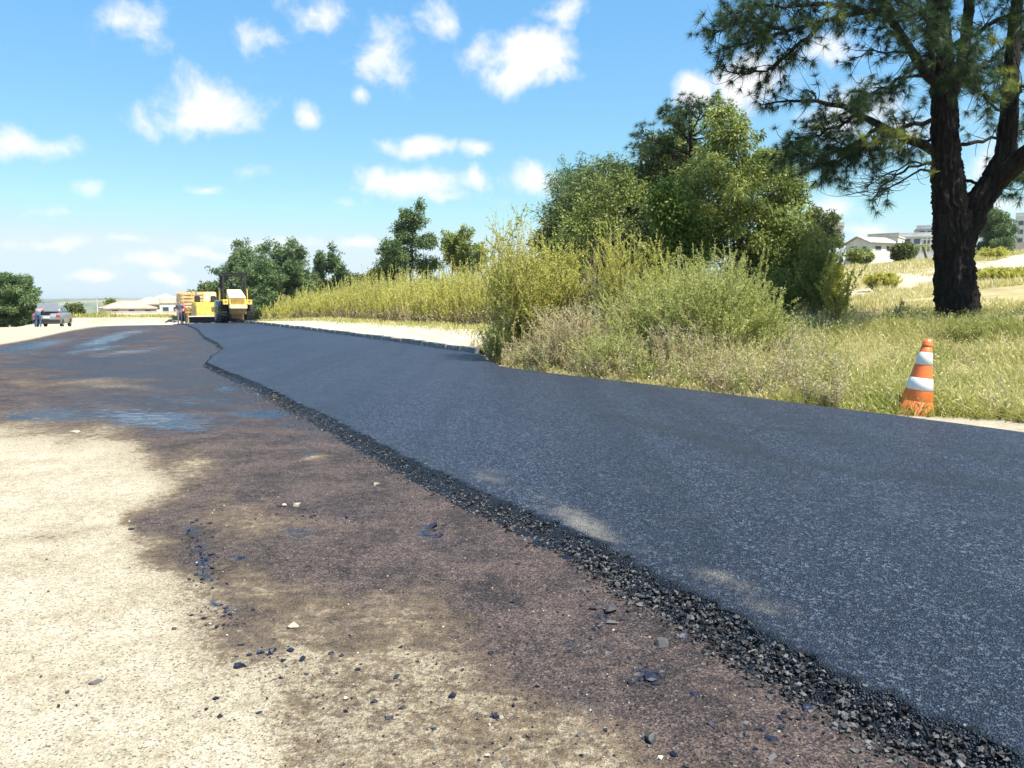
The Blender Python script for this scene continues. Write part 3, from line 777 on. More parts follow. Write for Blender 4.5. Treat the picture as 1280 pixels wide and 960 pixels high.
# ------------------------------------------------------------------ kerb and footway
def granite():
    t = NT('grey_kerb_concrete'); p = t.pos()
    n = t.noise(7, 6, .7, p); m = t.noise(70, 4, .7, p)
    c = t.mix(t.mapr(n, .35, .68), (.34, .325, .30), (.15, .145, .14))
    c = t.mix(t.mapr(m, .52, .75, 0, .5), c, (.09, .085, .08))
    t.principled(c, .9, t.bump(t.math('ADD', n, m), .5, .02), .2)
    return t.mat
MAT['kerb'] = granite()
def build_kerb():
    k = tag(empty('kerb'), kind='structure')
    meshes = []
    for i in range(4):
        r = np.random.default_rng(i)
        b = bbox((.13, .94, .34), .018, 2)
        bmesh.ops.subdivide_edges(b, edges=[e for e in b.edges if e.calc_length() > .3], cuts=2)
        for q in b.verts: q.co += Vector(r.normal(size=3) * .005)
        meshes.append(Geo().bm(b).mesh('kerb_stone', MAT['kerb']))
    s0 = float(ER[np.argmin(np.abs(ER[:, 0] - 19.0)), 0])
    s = 18.6; i = 0
    while s < 60:
        o = bpy.data.objects.new('kerb_stone', meshes[i % 4]); COL.objects.link(o); o.parent = k
        x, y = xy(s, float(np.interp(s, ER[:, 0], ER[:, 1])) + .11 if s > 21 else KERB_N + .06)
        j = rng.normal(size=3)
        o.location = (float(x), float(y), float(zroad(s)) + .055 + .012 * j[0]); o.rotation_euler = (.012 * j[1], .02 * j[2], R(29) + .012 * j[0])
        s += .975; i += 1
build_kerb()

def footway_mat():
    t = NT('sandy_footway'); p = t.pos()
    n = t.noise(1.6, 6, .7, p); m = t.noise(18, 5, .7, p)
    c = t.mix(t.mapr(n, .35, .65), (.50, .45, .35), (.32, .275, .20))
    c = t.mix(t.mapr(m, .55, .75, 0, .7), c, (.20, .17, .11))
    t.principled(c, .95, t.bump(t.math('ADD', n, m), .6, .04), .1)
    return t.mat
def build_footway():
    ss = np.arange(17.5, 64, .35); q = np.linspace(0, 1, 24)
    a = np.interp(ss, ER[:, 0], ER[:, 1]) + .16; a = np.where(ss < 21, KERB_N + .12, a)
    b = a * 0 + 16.2
    n_ = a[:, None] + (b - a)[:, None] * q[None]
    s_ = np.repeat(ss[:, None], len(q), 1)
    x, y = xy(s_, n_)
    z = np.maximum(H(x, y), .12 + zroad(s_)) + .02 + .05 * (fbm(x * 1.1, y * 1.1, 15) - .5)
    z[:, 0] = .175 + zroad(s_[:, 0])
    g = Geo().add(np.stack([x, y, z], -1).reshape(-1, 3), grid_faces(*x.shape)[:, ::-1])
    tag(g.obj('footway', footway_mat(), smooth=True), kind='structure')
build_footway()

# ================================================================== VEGETATION
def bark_mat(name, a, b, scale=3.0):
    t = NT(name); p = t.n('ShaderNodeTexCoord').outputs['Object']
    mp = t.n('ShaderNodeMapping'); mp.inputs['Scale'].default_value = (1, 1, .16); t.l(p, mp.inputs['Vector'])
    n = t.noise(scale * 4, 6, .7, mp.outputs[0], .6); m = t.noise(scale * 14, 4, .7, mp.outputs[0])
    h = t.math('MULTIPLY', n, 2.2)
    c = t.mix(t.mapr(n, .35, .68), a, b)
    c = t.mix(t.mapr(m, .5, .7, 0, .6), c, tuple(q * .35 for q in a))
    t.principled(c, .9, t.bump(t.math('ADD', h, m), .9, .04), .2)
    return t.mat
MAT['pinebark'] = bark_mat('pine_bark', (.014, .012, .0115), (.045, .037, .034))
MAT['bark'] = bark_mat('grey_bark', (.10, .08, .06), (.20, .17, .13), 5)
MAT['stem'] = plain('weed_stem', (.27, .22, .11), .8)
MAT['drystem'] = plain('dry_stem', (.36, .28, .17), .8)
L = {}
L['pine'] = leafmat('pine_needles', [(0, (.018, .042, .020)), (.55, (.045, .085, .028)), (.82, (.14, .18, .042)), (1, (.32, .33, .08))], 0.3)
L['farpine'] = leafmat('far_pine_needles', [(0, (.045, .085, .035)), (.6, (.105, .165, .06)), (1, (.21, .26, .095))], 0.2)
L['broad'] = leafmat('feathery_tree_leaves', [(0, (.075, .115, .026)), (.5, (.19, .235, .06)), (1, (.37, .40, .13))], 0.35)
L['olive'] = leafmat('olive_tree_leaves', [(0, (.045, .070, .022)), (.5, (.105, .135, .042)), (1, (.24, .26, .09))], 0.3)
L['bright'] = leafmat('bright_green_leaves', [(0, (.05, .10, .02)), (.5, (.115, .175, .035)), (1, (.24, .31, .07))], 0.35)
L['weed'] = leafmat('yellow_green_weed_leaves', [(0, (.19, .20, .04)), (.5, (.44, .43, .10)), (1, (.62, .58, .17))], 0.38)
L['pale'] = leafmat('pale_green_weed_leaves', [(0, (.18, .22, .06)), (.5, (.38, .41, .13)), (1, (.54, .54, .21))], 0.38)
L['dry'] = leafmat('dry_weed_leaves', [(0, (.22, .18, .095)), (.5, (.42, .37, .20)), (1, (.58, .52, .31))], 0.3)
L['grass'] = leafmat('mixed_grass', [(0, (.13, .17, .035)), (.35, (.30, .32, .08)), (.65, (.46, .42, .16)), (1, (.60, .53, .29))], 0.35)

def clump_leaves(g, centers, rad, per, length, width, r, droop=.25, base_var=None, spread=.22, squash=.75):
    n = len(centers)
    idx = np.repeat(np.arange(n), per)
    off = r.normal(size=(len(idx), 3)); off = off / (np.linalg.norm(off, axis=1)[:, None]) * (r.uniform(0, 1, len(idx)) ** .45)[:, None]
    off[:, 2] *= squash
    rr = np.broadcast_to(np.asarray(rad, float), (n,))[idx][:, None]
    p = centers[idx] + off * rr
    d = unit(off + .6 * rnd_dirs(len(idx), r) + np.array([0, 0, -droop]))
    cv = (r.uniform(.25, .75, n) if base_var is None else base_var)[idx]
    leaves(g, p, d, length * r.uniform(.7, 1.3, len(idx)), width * r.uniform(.7, 1.3, len(idx)), np.clip(cv + spread * r.normal(size=len(idx)), 0, 1), r)

def limb_path(a, b, r, sag=.08, n=5):
    t = np.linspace(0, 1, n)[:, None]; L_ = np.linalg.norm(b - a)
    mid = r.normal(size=3) * sag * L_
    return a + (b - a) * t + np.sin(t * np.pi) * mid + np.array([0, 0, 1]) * np.sin(t * np.pi) * L_ * .06

def tree(name, label, base, lobes, leafmat_, nclump, per, length, width, crad, seed, trunk_r, bark='bark', group=None, cat='tree', trunk_top=None, shell=.55, squash=.75, limbs=26, droop=.25):
    """lobes: list of (cx,cy,cz,rx,ry,rz) in world coordinates"""
    r = np.random.default_rng(seed)
    base = np.asarray(base, float)
    o = tag(empty(name, base), label, cat, group)
    lob = np.asarray(lobes, float)
    w = lob[:, 3] * lob[:, 4] * lob[:, 5]; w = w ** .75; w /= w.sum()
    li = r.choice(len(lob), nclump, p=w)
    d = rnd_dirs(nclump, r); rad = (shell + (1 - shell) * r.uniform(0, 1, nclump)) * (1 + .13 * r.normal(size=nclump).clip(-1.5, 1.8))
    c = lob[li, :3] + d * rad[:, None] * lob[li, 3:6]
    c = c - base
    c[:, 2] = np.maximum(c[:, 2], .25)
    g = Geo()
    clump_leaves(g, c, crad * r.uniform(.6, 1.35, nclump), per, length, width, r, droop, squash=squash, base_var=np.clip(.5 + .24 * r.normal(size=nclump), .05, .95))
    ns = max(12, nclump // 9)
    k_ = r.choice(nclump, ns); dv = unit(c[k_] - c.mean(0)) + .35 * rnd_dirs(ns, r) + np.array([0, 0, .25])
    for q in range(1, 4): clump_leaves(g, c[k_] + dv * crad * .42 * q, crad * (.42 - .08 * q), max(6, per // 5), length, width, r, droop, base_var=np.clip(.6 + .12 * r.normal(size=ns), .1, .95))
    g.obj('crown', leafmat_, o)
    top = np.array([lob[:, 0].mean(), lob[:, 1].mean(), (lob[:, 2] + lob[:, 5] * .5).max()]) - base if trunk_top is None else np.asarray(trunk_top) - base
    t = np.linspace(0, 1, 9)[:, None]
    tr = top * t + np.sin(t * 5 + seed) * np.array([.12, .1, 0]) * t * trunk_r * 8
    gt = Geo(); rads = trunk_r * (1 - .8 * t[:, 0]) * (1 + .5 * np.exp(-t[:, 0] * 18))
    tr[0, 2] -= .15
    add_tube(gt, tr, rads, 9)
    gt.obj('trunk', MAT[bark], o, True)
    gl = Geo()
    for k in r.choice(nclump, min(limbs, nclump), replace=False):
        h = r.uniform(.25, .8); st = tr[int(h * 8)]
        add_tube(gl, limb_path(st, c[k], r), np.linspace(trunk_r * .38 * (1.1 - h), trunk_r * .05, 5), 5)
    tag(gl.obj('limbs', MAT[bark], o, True), kind='stuff')
    return o

# -------- shrub and weed plants
def stems(r, n, spread, height, lean=(0, 0), curve=.35, dome=.25):
    """stem polylines (n, 6, 3) from the origin"""
    az = r.uniform(0, 6.28, n); out = spread * np.sqrt(r.uniform(0, 1, n)); h = height * r.uniform(.6, 1.0, n) * (1 - dome * (out / max(spread, 1e-6)) ** 2)
    b = r.normal(size=(n, 2)) * spread * .22
    t = np.linspace(0, 1, 6)
    x = b[:, :1] + (np.cos(az) * out)[:, None] * (t ** (1 + curve))[None] + lean[0] * t[None] ** 1.5 * h[:, None]
    y = b[:, 1:] + (np.sin(az) * out)[:, None] * (t ** (1 + curve))[None] + lean[1] * t[None] ** 1.5 * h[:, None]
    z = h[:, None] * (t - .08 * t ** 3)[None]
    P_ = np.stack([x, y, z], -1)
    P_[:, 1:-1] += r.normal(size=P_[:, 1:-1].shape) * .02 * height
    return P_

def stem_leaves(g, gs, P_, per, length, width, r, lo=.3, ang=.7, var=None, stem_r=.006, taper=True, vs=.18, off=0):
    n = len(P_)
    t = lo + (1 - lo) * r.uniform(0, 1, (n, per)) ** .8
    k = np.clip((t * 5).astype(int), 0, 4); fr = (t * 5 - k)[..., None]
    i = np.arange(n)[:, None]
    p = P_[i, k] * (1 - fr) + P_[i, k + 1] * fr
    d = unit(P_[i, k + 1] - P_[i, k])
    dd = unit(d * (1 - ang * .5) + ang * rnd_dirs(n * per, r).reshape(n, per, 3) + np.array([0, 0, .12]))
    sc = (1.15 - .55 * t) if taper else np.ones_like(t)
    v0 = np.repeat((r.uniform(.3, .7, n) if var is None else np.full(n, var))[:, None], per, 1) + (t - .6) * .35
    leaves(g, p.reshape(-1, 3) + off, dd.reshape(-1, 3), (length * sc * r.uniform(.7, 1.3, t.shape)).ravel(), (width * sc * r.uniform(.7, 1.3, t.shape)).ravel(), np.clip(v0 + vs * r.normal(size=t.shape), 0, 1).ravel(), r)
    if gs is not None:
        # stems as crossed slim three-sided rods
        rad = stem_r * np.array([1, .9, .75, .6, .45, .25])
        an = np.arange(3) * 2.094
        ring = np.stack([np.cos(an), np.sin(an), 0 * an], -1)
        v = (P_[:, :, None, :] + rad[None, :, None, None] * ring[None, None]) + off
        v = v.reshape(n * 18, 3)
        j = np.arange(5)[:, None] * 3 + np.arange(3)[None]; j2 = np.arange(5)[:, None] * 3 + (np.arange(3)[None] + 1) % 3
        f = np.stack([j, j2, j2 + 3, j + 3], -1).reshape(1, -1, 4) + (np.arange(n) * 18)[:, None, None]
        gs.add(v, f.reshape(-1, 4), .5)

def shrub(name, label, px, D, top_py, half_px, mat, nst, per, length, width, seed, lo=.25, ang=.7, lean=(0, 0), stem_mat='stem', curve=.35, group=None, dx=0, cat='shrub', spreadmul=1.0, dry=0, dome=.25):
    r = np.random.default_rng(seed)
    x = (px - 640) / FPX * D * (CP + 0.01); y = D; z = float(H(x, y))
    s_, n_ = sn(x, y)
    zt = P(px, top_py, D)[2]; h = zt - z
    o = tag(empty(name, (x, y, z - .02)), label, cat, group)
    g, gs = Geo(), Geo(); nst = int(nst * 1.6)
    S_ = stems(r, nst, half_px / FPX * D * spreadmul, h * (1.12 + .3 * max(0, dome - .25)), lean, curve, dome)
    stem_leaves(g, gs, S_, per, length, width, r, lo, ang, stem_r=.008)
    # side shoots
    m = nst
    k = r.integers(2, 5, m); base = S_[np.arange(m), k]; dirs = unit(rnd_dirs(m, r) * np.array([1, 1, .4]) + np.array([0, 0, .8]))
    tt = np.linspace(0, 1, 6)[None, :, None]
    SS = base[:, None] + dirs[:, None] * tt * (h * r.uniform(.1, .25, m))[:, None, None]
    stem_leaves(g, gs, SS, per // 2, length * .9, width * .9, r, .1, ang, stem_r=.004)
    g.obj('foliage', mat, o); tag(gs.obj('stems', MAT[stem_mat], o), kind='stuff')
    if dry:
        gd, gds = Geo(), Geo()
        S_ = stems(r, dry, half_px / FPX * D * 1.05, h * .5, lean, .6)
        stem_leaves(gd, gds, S_, 26, length, width, r, .1, 1.0, stem_r=.006)
        gd.obj('dry_undergrowth', L['dry'], o); gds.obj('dry_stems', MAT['drystem'], o)
    return o

SH = 'weedy shrubs beside the asphalt edge'
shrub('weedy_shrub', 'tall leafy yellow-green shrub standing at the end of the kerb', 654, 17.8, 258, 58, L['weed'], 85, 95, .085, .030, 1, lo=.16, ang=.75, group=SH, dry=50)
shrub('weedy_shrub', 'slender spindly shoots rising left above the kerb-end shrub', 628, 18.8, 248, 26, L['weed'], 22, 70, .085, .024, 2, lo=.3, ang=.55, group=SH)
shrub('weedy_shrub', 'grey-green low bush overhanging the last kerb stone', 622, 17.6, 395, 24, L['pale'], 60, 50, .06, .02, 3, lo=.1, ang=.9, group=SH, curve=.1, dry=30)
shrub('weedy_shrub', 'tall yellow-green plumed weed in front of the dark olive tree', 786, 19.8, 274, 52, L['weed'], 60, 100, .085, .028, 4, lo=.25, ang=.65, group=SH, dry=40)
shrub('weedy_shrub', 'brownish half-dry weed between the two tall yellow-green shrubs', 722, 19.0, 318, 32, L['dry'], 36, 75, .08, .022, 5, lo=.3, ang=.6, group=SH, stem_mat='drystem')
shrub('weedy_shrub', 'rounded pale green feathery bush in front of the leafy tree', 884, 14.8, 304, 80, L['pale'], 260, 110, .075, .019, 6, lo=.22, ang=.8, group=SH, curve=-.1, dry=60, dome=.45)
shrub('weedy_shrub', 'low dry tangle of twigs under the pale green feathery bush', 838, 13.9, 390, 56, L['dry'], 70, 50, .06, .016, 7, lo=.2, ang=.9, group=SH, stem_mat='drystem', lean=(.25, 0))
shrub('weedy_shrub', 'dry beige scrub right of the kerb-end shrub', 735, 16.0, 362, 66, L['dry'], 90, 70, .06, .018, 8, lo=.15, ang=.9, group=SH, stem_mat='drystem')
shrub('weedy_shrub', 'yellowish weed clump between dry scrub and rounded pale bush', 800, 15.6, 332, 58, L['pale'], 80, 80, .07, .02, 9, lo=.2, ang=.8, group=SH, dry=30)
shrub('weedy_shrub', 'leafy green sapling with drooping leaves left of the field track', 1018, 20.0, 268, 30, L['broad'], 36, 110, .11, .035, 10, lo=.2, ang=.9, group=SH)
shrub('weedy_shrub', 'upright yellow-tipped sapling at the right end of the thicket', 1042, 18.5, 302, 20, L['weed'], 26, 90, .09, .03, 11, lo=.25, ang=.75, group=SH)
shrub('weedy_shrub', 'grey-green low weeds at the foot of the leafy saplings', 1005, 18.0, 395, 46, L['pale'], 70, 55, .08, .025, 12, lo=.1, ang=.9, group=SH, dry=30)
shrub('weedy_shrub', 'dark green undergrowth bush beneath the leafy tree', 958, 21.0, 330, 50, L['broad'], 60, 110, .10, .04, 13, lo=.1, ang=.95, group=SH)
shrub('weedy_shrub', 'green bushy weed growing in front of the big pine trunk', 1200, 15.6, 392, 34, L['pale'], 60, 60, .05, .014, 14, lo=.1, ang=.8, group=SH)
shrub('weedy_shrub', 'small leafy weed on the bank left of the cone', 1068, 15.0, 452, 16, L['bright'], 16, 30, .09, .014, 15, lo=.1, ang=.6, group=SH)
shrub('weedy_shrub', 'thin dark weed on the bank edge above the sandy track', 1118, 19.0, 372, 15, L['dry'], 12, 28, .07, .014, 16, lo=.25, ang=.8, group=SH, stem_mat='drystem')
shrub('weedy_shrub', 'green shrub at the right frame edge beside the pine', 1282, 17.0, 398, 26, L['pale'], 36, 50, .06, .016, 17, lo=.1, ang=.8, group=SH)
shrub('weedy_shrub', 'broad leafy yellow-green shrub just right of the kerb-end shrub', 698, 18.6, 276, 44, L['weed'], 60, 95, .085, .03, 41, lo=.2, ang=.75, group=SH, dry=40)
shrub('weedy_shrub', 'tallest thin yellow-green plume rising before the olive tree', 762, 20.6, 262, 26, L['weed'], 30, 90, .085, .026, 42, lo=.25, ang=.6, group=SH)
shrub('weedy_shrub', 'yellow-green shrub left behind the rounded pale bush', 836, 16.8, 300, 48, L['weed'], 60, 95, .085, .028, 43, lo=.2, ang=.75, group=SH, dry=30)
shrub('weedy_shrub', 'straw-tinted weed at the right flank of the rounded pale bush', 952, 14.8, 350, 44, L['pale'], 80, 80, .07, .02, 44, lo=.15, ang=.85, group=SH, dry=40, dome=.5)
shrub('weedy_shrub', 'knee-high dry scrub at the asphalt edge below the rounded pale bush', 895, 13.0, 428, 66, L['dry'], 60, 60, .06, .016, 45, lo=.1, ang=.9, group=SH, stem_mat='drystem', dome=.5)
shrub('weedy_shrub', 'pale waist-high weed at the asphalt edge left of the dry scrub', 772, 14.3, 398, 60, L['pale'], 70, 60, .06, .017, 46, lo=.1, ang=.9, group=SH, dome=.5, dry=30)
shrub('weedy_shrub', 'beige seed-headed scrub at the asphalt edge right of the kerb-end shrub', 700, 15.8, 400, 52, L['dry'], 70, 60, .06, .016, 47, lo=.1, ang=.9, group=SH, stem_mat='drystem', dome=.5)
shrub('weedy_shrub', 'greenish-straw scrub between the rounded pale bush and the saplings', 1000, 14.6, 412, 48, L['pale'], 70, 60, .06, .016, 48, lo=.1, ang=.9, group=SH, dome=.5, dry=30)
shrub('field_bush', 'round olive bush standing alone in the dry field', 1096, 42.0, 338, 20, L['weed'], 110, 60, .16, .06, 18, lo=.15, ang=.8, curve=.05, cat='shrub')
shrub('field_bush', 'low green bush right of the pine beside the sand heap', 1240, 40.0, 332, 30, L['weed'], 110, 60, .16, .06, 19, lo=.1, ang=.8, curve=.05, cat='shrub')
shrub('field_bush', 'yellow-green bush on the skyline right of the pine trunk', 1232, 74.0, 308, 16, L['weed'], 70, 40, .22, .09, 20, lo=.1, ang=.8, curve=.05, cat='shrub')

def thicket():
    r = np.random.default_rng(21)
    g, gs, gd = Geo(), Geo(), Geo()
    n = 1250
    s = r.uniform(24, 66, n) ; u = r.uniform(0, 1, n)
    front = np.interp(s, [24, 31, 46, 62, 66], [15.4, 15.6, 14.9, 12.9, 12.6]) + .9 * (fbm(s * .7, s * 0, 4) - .5) * 2
    nn = front + .3 + u * 5.2
    x, y = xy(s, nn); z = H(x, y)
    hh = (2.25 + 1.0 * sstep(0, .35, u) + 1.9 * (fbm(s * .45, nn * .45, 8) - .5)) * r.uniform(.72, 1.12, n) * np.where(r.uniform(size=n) < .08, 1.2, 1.0) * np.interp(s, [24, 34, 46, 62, 66], [1.42, 1.28, 1.06, .95, .72])
    for i in range(n):
        k = 5
        S_ = stems(r, k, .38, hh[i], (r.normal() * .04, r.normal() * .04))
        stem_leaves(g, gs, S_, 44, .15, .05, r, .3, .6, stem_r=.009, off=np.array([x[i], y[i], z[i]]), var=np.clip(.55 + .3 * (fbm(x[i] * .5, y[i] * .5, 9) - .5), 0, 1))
        if u[i] < .5:
            S_ = stems(r, 5, .5, hh[i] * .5, (0, 0), .5)
            stem_leaves(gd, gs, S_, 24, .13, .04, r, .1, .9, stem_r=.007, off=np.array([x[i], y[i], z[i]]))
    o = tag(empty('weed_thicket', (0, 0, 0)), 'long thicket of tall yellow-green weeds behind the footway', 'thicket', kind='stuff')
    a = g.obj('foliage', L['weed'], o); a['kind'] = 'stuff'
    a = gd.obj('dry_undergrowth', L['dry'], o); a['kind'] = 'stuff'
    a = gs.obj('stems', MAT['drystem'], o); a['kind'] = 'stuff'
thicket()

# -------- grass
def grass():
    r = np.random.default_rng(31)
    g = Geo()
    # bank between the asphalt and the field
    N = 270000
    s = r.uniform(-3, 24, N); n = nr(s) + r.uniform(0, 1, N) ** 1.35 * 10.5
    x, y = xy(s, n)
    rt = nr(s)
    px, py = proj(x, y, H(x, y))
    k = (n > rt + .06 + .3 * fbm(s * 1.2, s * 0, 5) + 1.0 * sstep(6.6, 5.0, s)) & (px > 560) & (px < 1750) & (y > 2.5)
    dens = fbm(x * .7, y * .7, 6)
    k &= r.uniform(size=N) < (.35 + 1.2 * sstep(.3, .6, dens)) * (1 - .8 * sstep(6.6, 8.5, n - 10.4))
    k &= ~((s > 19) & (n < 16))
    x, y, n, s, px = x[k], y[k], n[k], s[k], px[k]; z = H(x, y)
    h = .30 * (.45 + .9 * fbm(x * .8, y * .8, 12)) * r.uniform(.5, 1.5, len(x)) * (.55 + .9 * sstep(0, 2.0, n - nr(s)))
    h *= 1 + 1.0 * sstep(1080, 900, px) * sstep(.6, 2.0, n - nr(s))
    d = rnd_dirs(len(x), r) * .95 + np.array([0, 0, 1.0])
    va = np.clip(.58 + 1.2 * (fbm(x * .8, y * .8, 13) - .45) + .22 * r.normal(size=len(x)) + .35 * sstep(1060, 900, px), 0, 1)
    blades(g, np.stack([x, y, z - .01], -1), d, h, r.uniform(.006, .013, len(x)), va, r.uniform(.05, .55, len(x)), r)
    va = np.where(fbm(x * .45 + 7, y * .45, 29) > .60, np.clip(va + .45, 0, 1), va)
    # broad-leaved weeds and dry stalks mixed in
    gw, gd2, gst = Geo(), Geo(), Geo()
    M_ = 1500
    s2 = r.uniform(1, 19, M_); n2 = nr(s2) + .25 + r.uniform(0, 1, M_) ** 1.2 * 6.0; x2, y2 = xy(s2, n2); z2 = H(x2, y2); px2 = proj(x2, y2, z2)[0]
    for i in range(M_):
        if px2[i] > 1400 or (1095 < px2[i] < 1185 and n2[i] < nr(s2[i]) + 1.0) or (s2[i] < 5.5 and n2[i] < nr(s2[i]) + 1.3): continue
        left = px2[i] < 1050
        hh = (r.uniform(.35, 1.25) * min(1.0, .5 + .5 * (n2[i] - float(nr(s2[i])))) + .1) if left else r.uniform(.12, .5)
        S_ = stems(r, 7 if left else 5, .22 if left else .13, hh)
        dry_ = r.uniform() < (.6 if left else .4)
        stem_leaves(gd2 if dry_ else gw, gst, S_, 26 if left else 14, .065, .02, r, .12, .85, stem_r=.004, off=np.array([x2[i], y2[i], z2[i]]))
    for q, nm, m_ in ((gw, 'bank_weeds', L['pale']), (gd2, 'dry_bank_weeds', L['dry']), (gst, 'bank_weed_stems', MAT['drystem'])):
        tag(q.obj(nm, m_), {'bank_weeds': 'low green weeds mixed into the bank grass', 'dry_bank_weeds': 'low dry beige weeds mixed into the bank grass', 'bank_weed_stems': 'thin dry stalks of the bank weeds'}[nm], 'weeds', kind='stuff')
    # seed heads and forbs
    m = r.uniform(size=len(x)) < .10
    leaves(g, np.stack([x, y, z + h * .8], -1)[m], rnd_dirs(m.sum(), r) + np.array([0, 0, .3]), .06, .022, np.clip(va[m] + .1, 0, 1), r)
    m = r.uniform(size=len(x)) < .16
    leaves(g, np.stack([x, y, z + h * .35], -1)[m], rnd_dirs(m.sum(), r) + np.array([0, 0, .3]), .085, .03, np.clip(va[m] - .15, 0, 1), r)
    o = g.obj('bank_grass', L['grass']); tag(o, 'mixed green and straw grass on the bank beside the asphalt', 'grass', kind='stuff')
    # open field
    g = Geo(); N = 215000
    D = 19 * np.exp(r.uniform(0, 1.65, N)); u = r.uniform(.36, 1.0, N)
    x = u * D; y = D; s, n = sn(x, y)
    cov = fbm(x * .16, y * .16, 14) * .6 + fbm(x * .7, y * .7, 15) * .4
    tr = track_mask(x, y)
    k = (r.uniform(size=N) < sstep(.42, .62, cov)) & (tr < .5 * r.uniform(.5, 1.5, N)) & (n > 17.5)
    x, y = x[k], y[k]; z = H(x, y); D = D[k]
    h = (.16 + .40 * sstep(.4, .75, fbm(x * .22, y * .22, 16))) * r.uniform(.6, 1.4, len(x))
    va = np.clip(.80 + .9 * (fbm(x * .12, y * .12, 18) - .5) + .2 * r.normal(size=len(x)), 0, 1)
    blades(g, np.stack([x, y, z - .01], -1), rnd_dirs(len(x), r) * .5 + np.array([0, 0, 1.]), h, .0009 * D, va, r.uniform(.1, .5, len(x)), r)
    o = g.obj('field_grass', L['grass']); tag(o, 'dry yellowish grass over the rising field behind the pine', 'grass', kind='stuff')
    # far left embankment and thicket foot
    g = Geo(); N = 42000
    D = r.uniform(66, 92, N); u = r.uniform(-.62, -.40, N); x = u * D; y = D
    k = r.uniform(size=N) < sstep(.3, .6, fbm(x * .35, y * .35, 19)); x, y = x[k], y[k]; z = H(x, y)
    s, n = sn(x, y); k = (s > 62); x, y, z = x[k], y[k], z[k]
    va = np.clip(.55 + .7 * (fbm(x * .3, y * .3, 20) - .5) + .2 * r.normal(size=len(x)), 0, 1)
    blades(g, np.stack([x, y, z], -1), rnd_dirs(len(x), r) * .5 + np.array([0, 0, 1.]), r.uniform(.12, .42, len(x)) * (.1 + 1.9 * fbm(x * .25, y * .25, 23)), .06, va, .3, r)
    o = g.obj('embankment_grass', L['grass']); tag(o, 'straw coloured grass and scrub on the far embankment below the houses', 'grass', kind='stuff')
    g = Geo(); N = 26000
    s = r.uniform(20, 64, N); f_ = np.interp(s, [19, 31, 46, 62, 66], [14.6, 15.6, 14.9, 12.9, 12.6]); n = f_ - .9 * r.exponential(.7, N) + .8
    x, y = xy(s, n); k = (n > 11.8); x, y = x[k], y[k]; z = H(x, y) + .05
    va = np.clip(.45 + .7 * (fbm(x * .4, y * .4, 24) - .5) + .2 * r.normal(size=len(x)), 0, 1)
    blades(g, np.stack([x, y, z], -1), rnd_dirs(len(x), r) * .6 + np.array([0, 0, 1.]), r.uniform(.08, .34, len(x)), .025, np.clip(va + .15, 0, 1), .35, r)
    o = g.obj('verge_grass', L['grass']); tag(o, 'short ragged grass along the foot of the weed thicket', 'grass', kind='stuff')

TRK = [([(1040, 372), (1110, 362), (1160, 352), (1215, 340), (1290, 318)], 1.9), ([(1040, 410), (1120, 398), (1200, 399), (1290, 402)], 1.2), ([(1225, 338), (1250, 330), (1285, 328)], 4.5), ([(1040, 345), (1090, 344), (1150, 350)], 1.8)]
def track_mask(x, y):
    tr = np.zeros_like(x)
    for pl, wd in TRK:
        pts = np.array([hit(a, b)[:2] for a, b in pl])
        for a, b in zip(pts[:-1], pts[1:]):
            e = b - a; t = np.clip(((x - a[0]) * e[0] + (y - a[1]) * e[1]) / (e @ e), 0, 1)
            tr = np.maximum(tr, 1 - sstep(wd * .4, wd * 1.2, np.hypot(x - a[0] - t * e[0], y - a[1] - t * e[1])))
    return tr
grass()

# -------- the big pine
def needles(g, p, d, n_per, length, width, r, var):
    """star bursts of long needles at p, facing d"""
    n = len(p); idx = np.repeat(np.arange(n), n_per)
    dd = unit(unit(d)[idx] * .75 + .9 * rnd_dirs(len(idx), r) + np.array([0, 0, .05]))
    q = unit(np.cross(dd, rnd_dirs(len(idx), r)))
    Ln = (np.broadcast_to(length, (n,))[idx] * r.uniform(.65, 1.1, len(idx)))[:, None]
    dr = np.array([0, 0, -.22]) * Ln
    a = p[idx] + dd * Ln * .08
    v = np.stack([a - q * width * .5, a + q * width * .5, p[idx] + dd * Ln + dr], 1).reshape(-1, 3)
    va = np.repeat(np.clip(var[idx] + .10 * r.normal(size=len(idx)), 0, 1), 3)
    g.add(v, np.arange(len(idx) * 3).reshape(-1, 3), va)

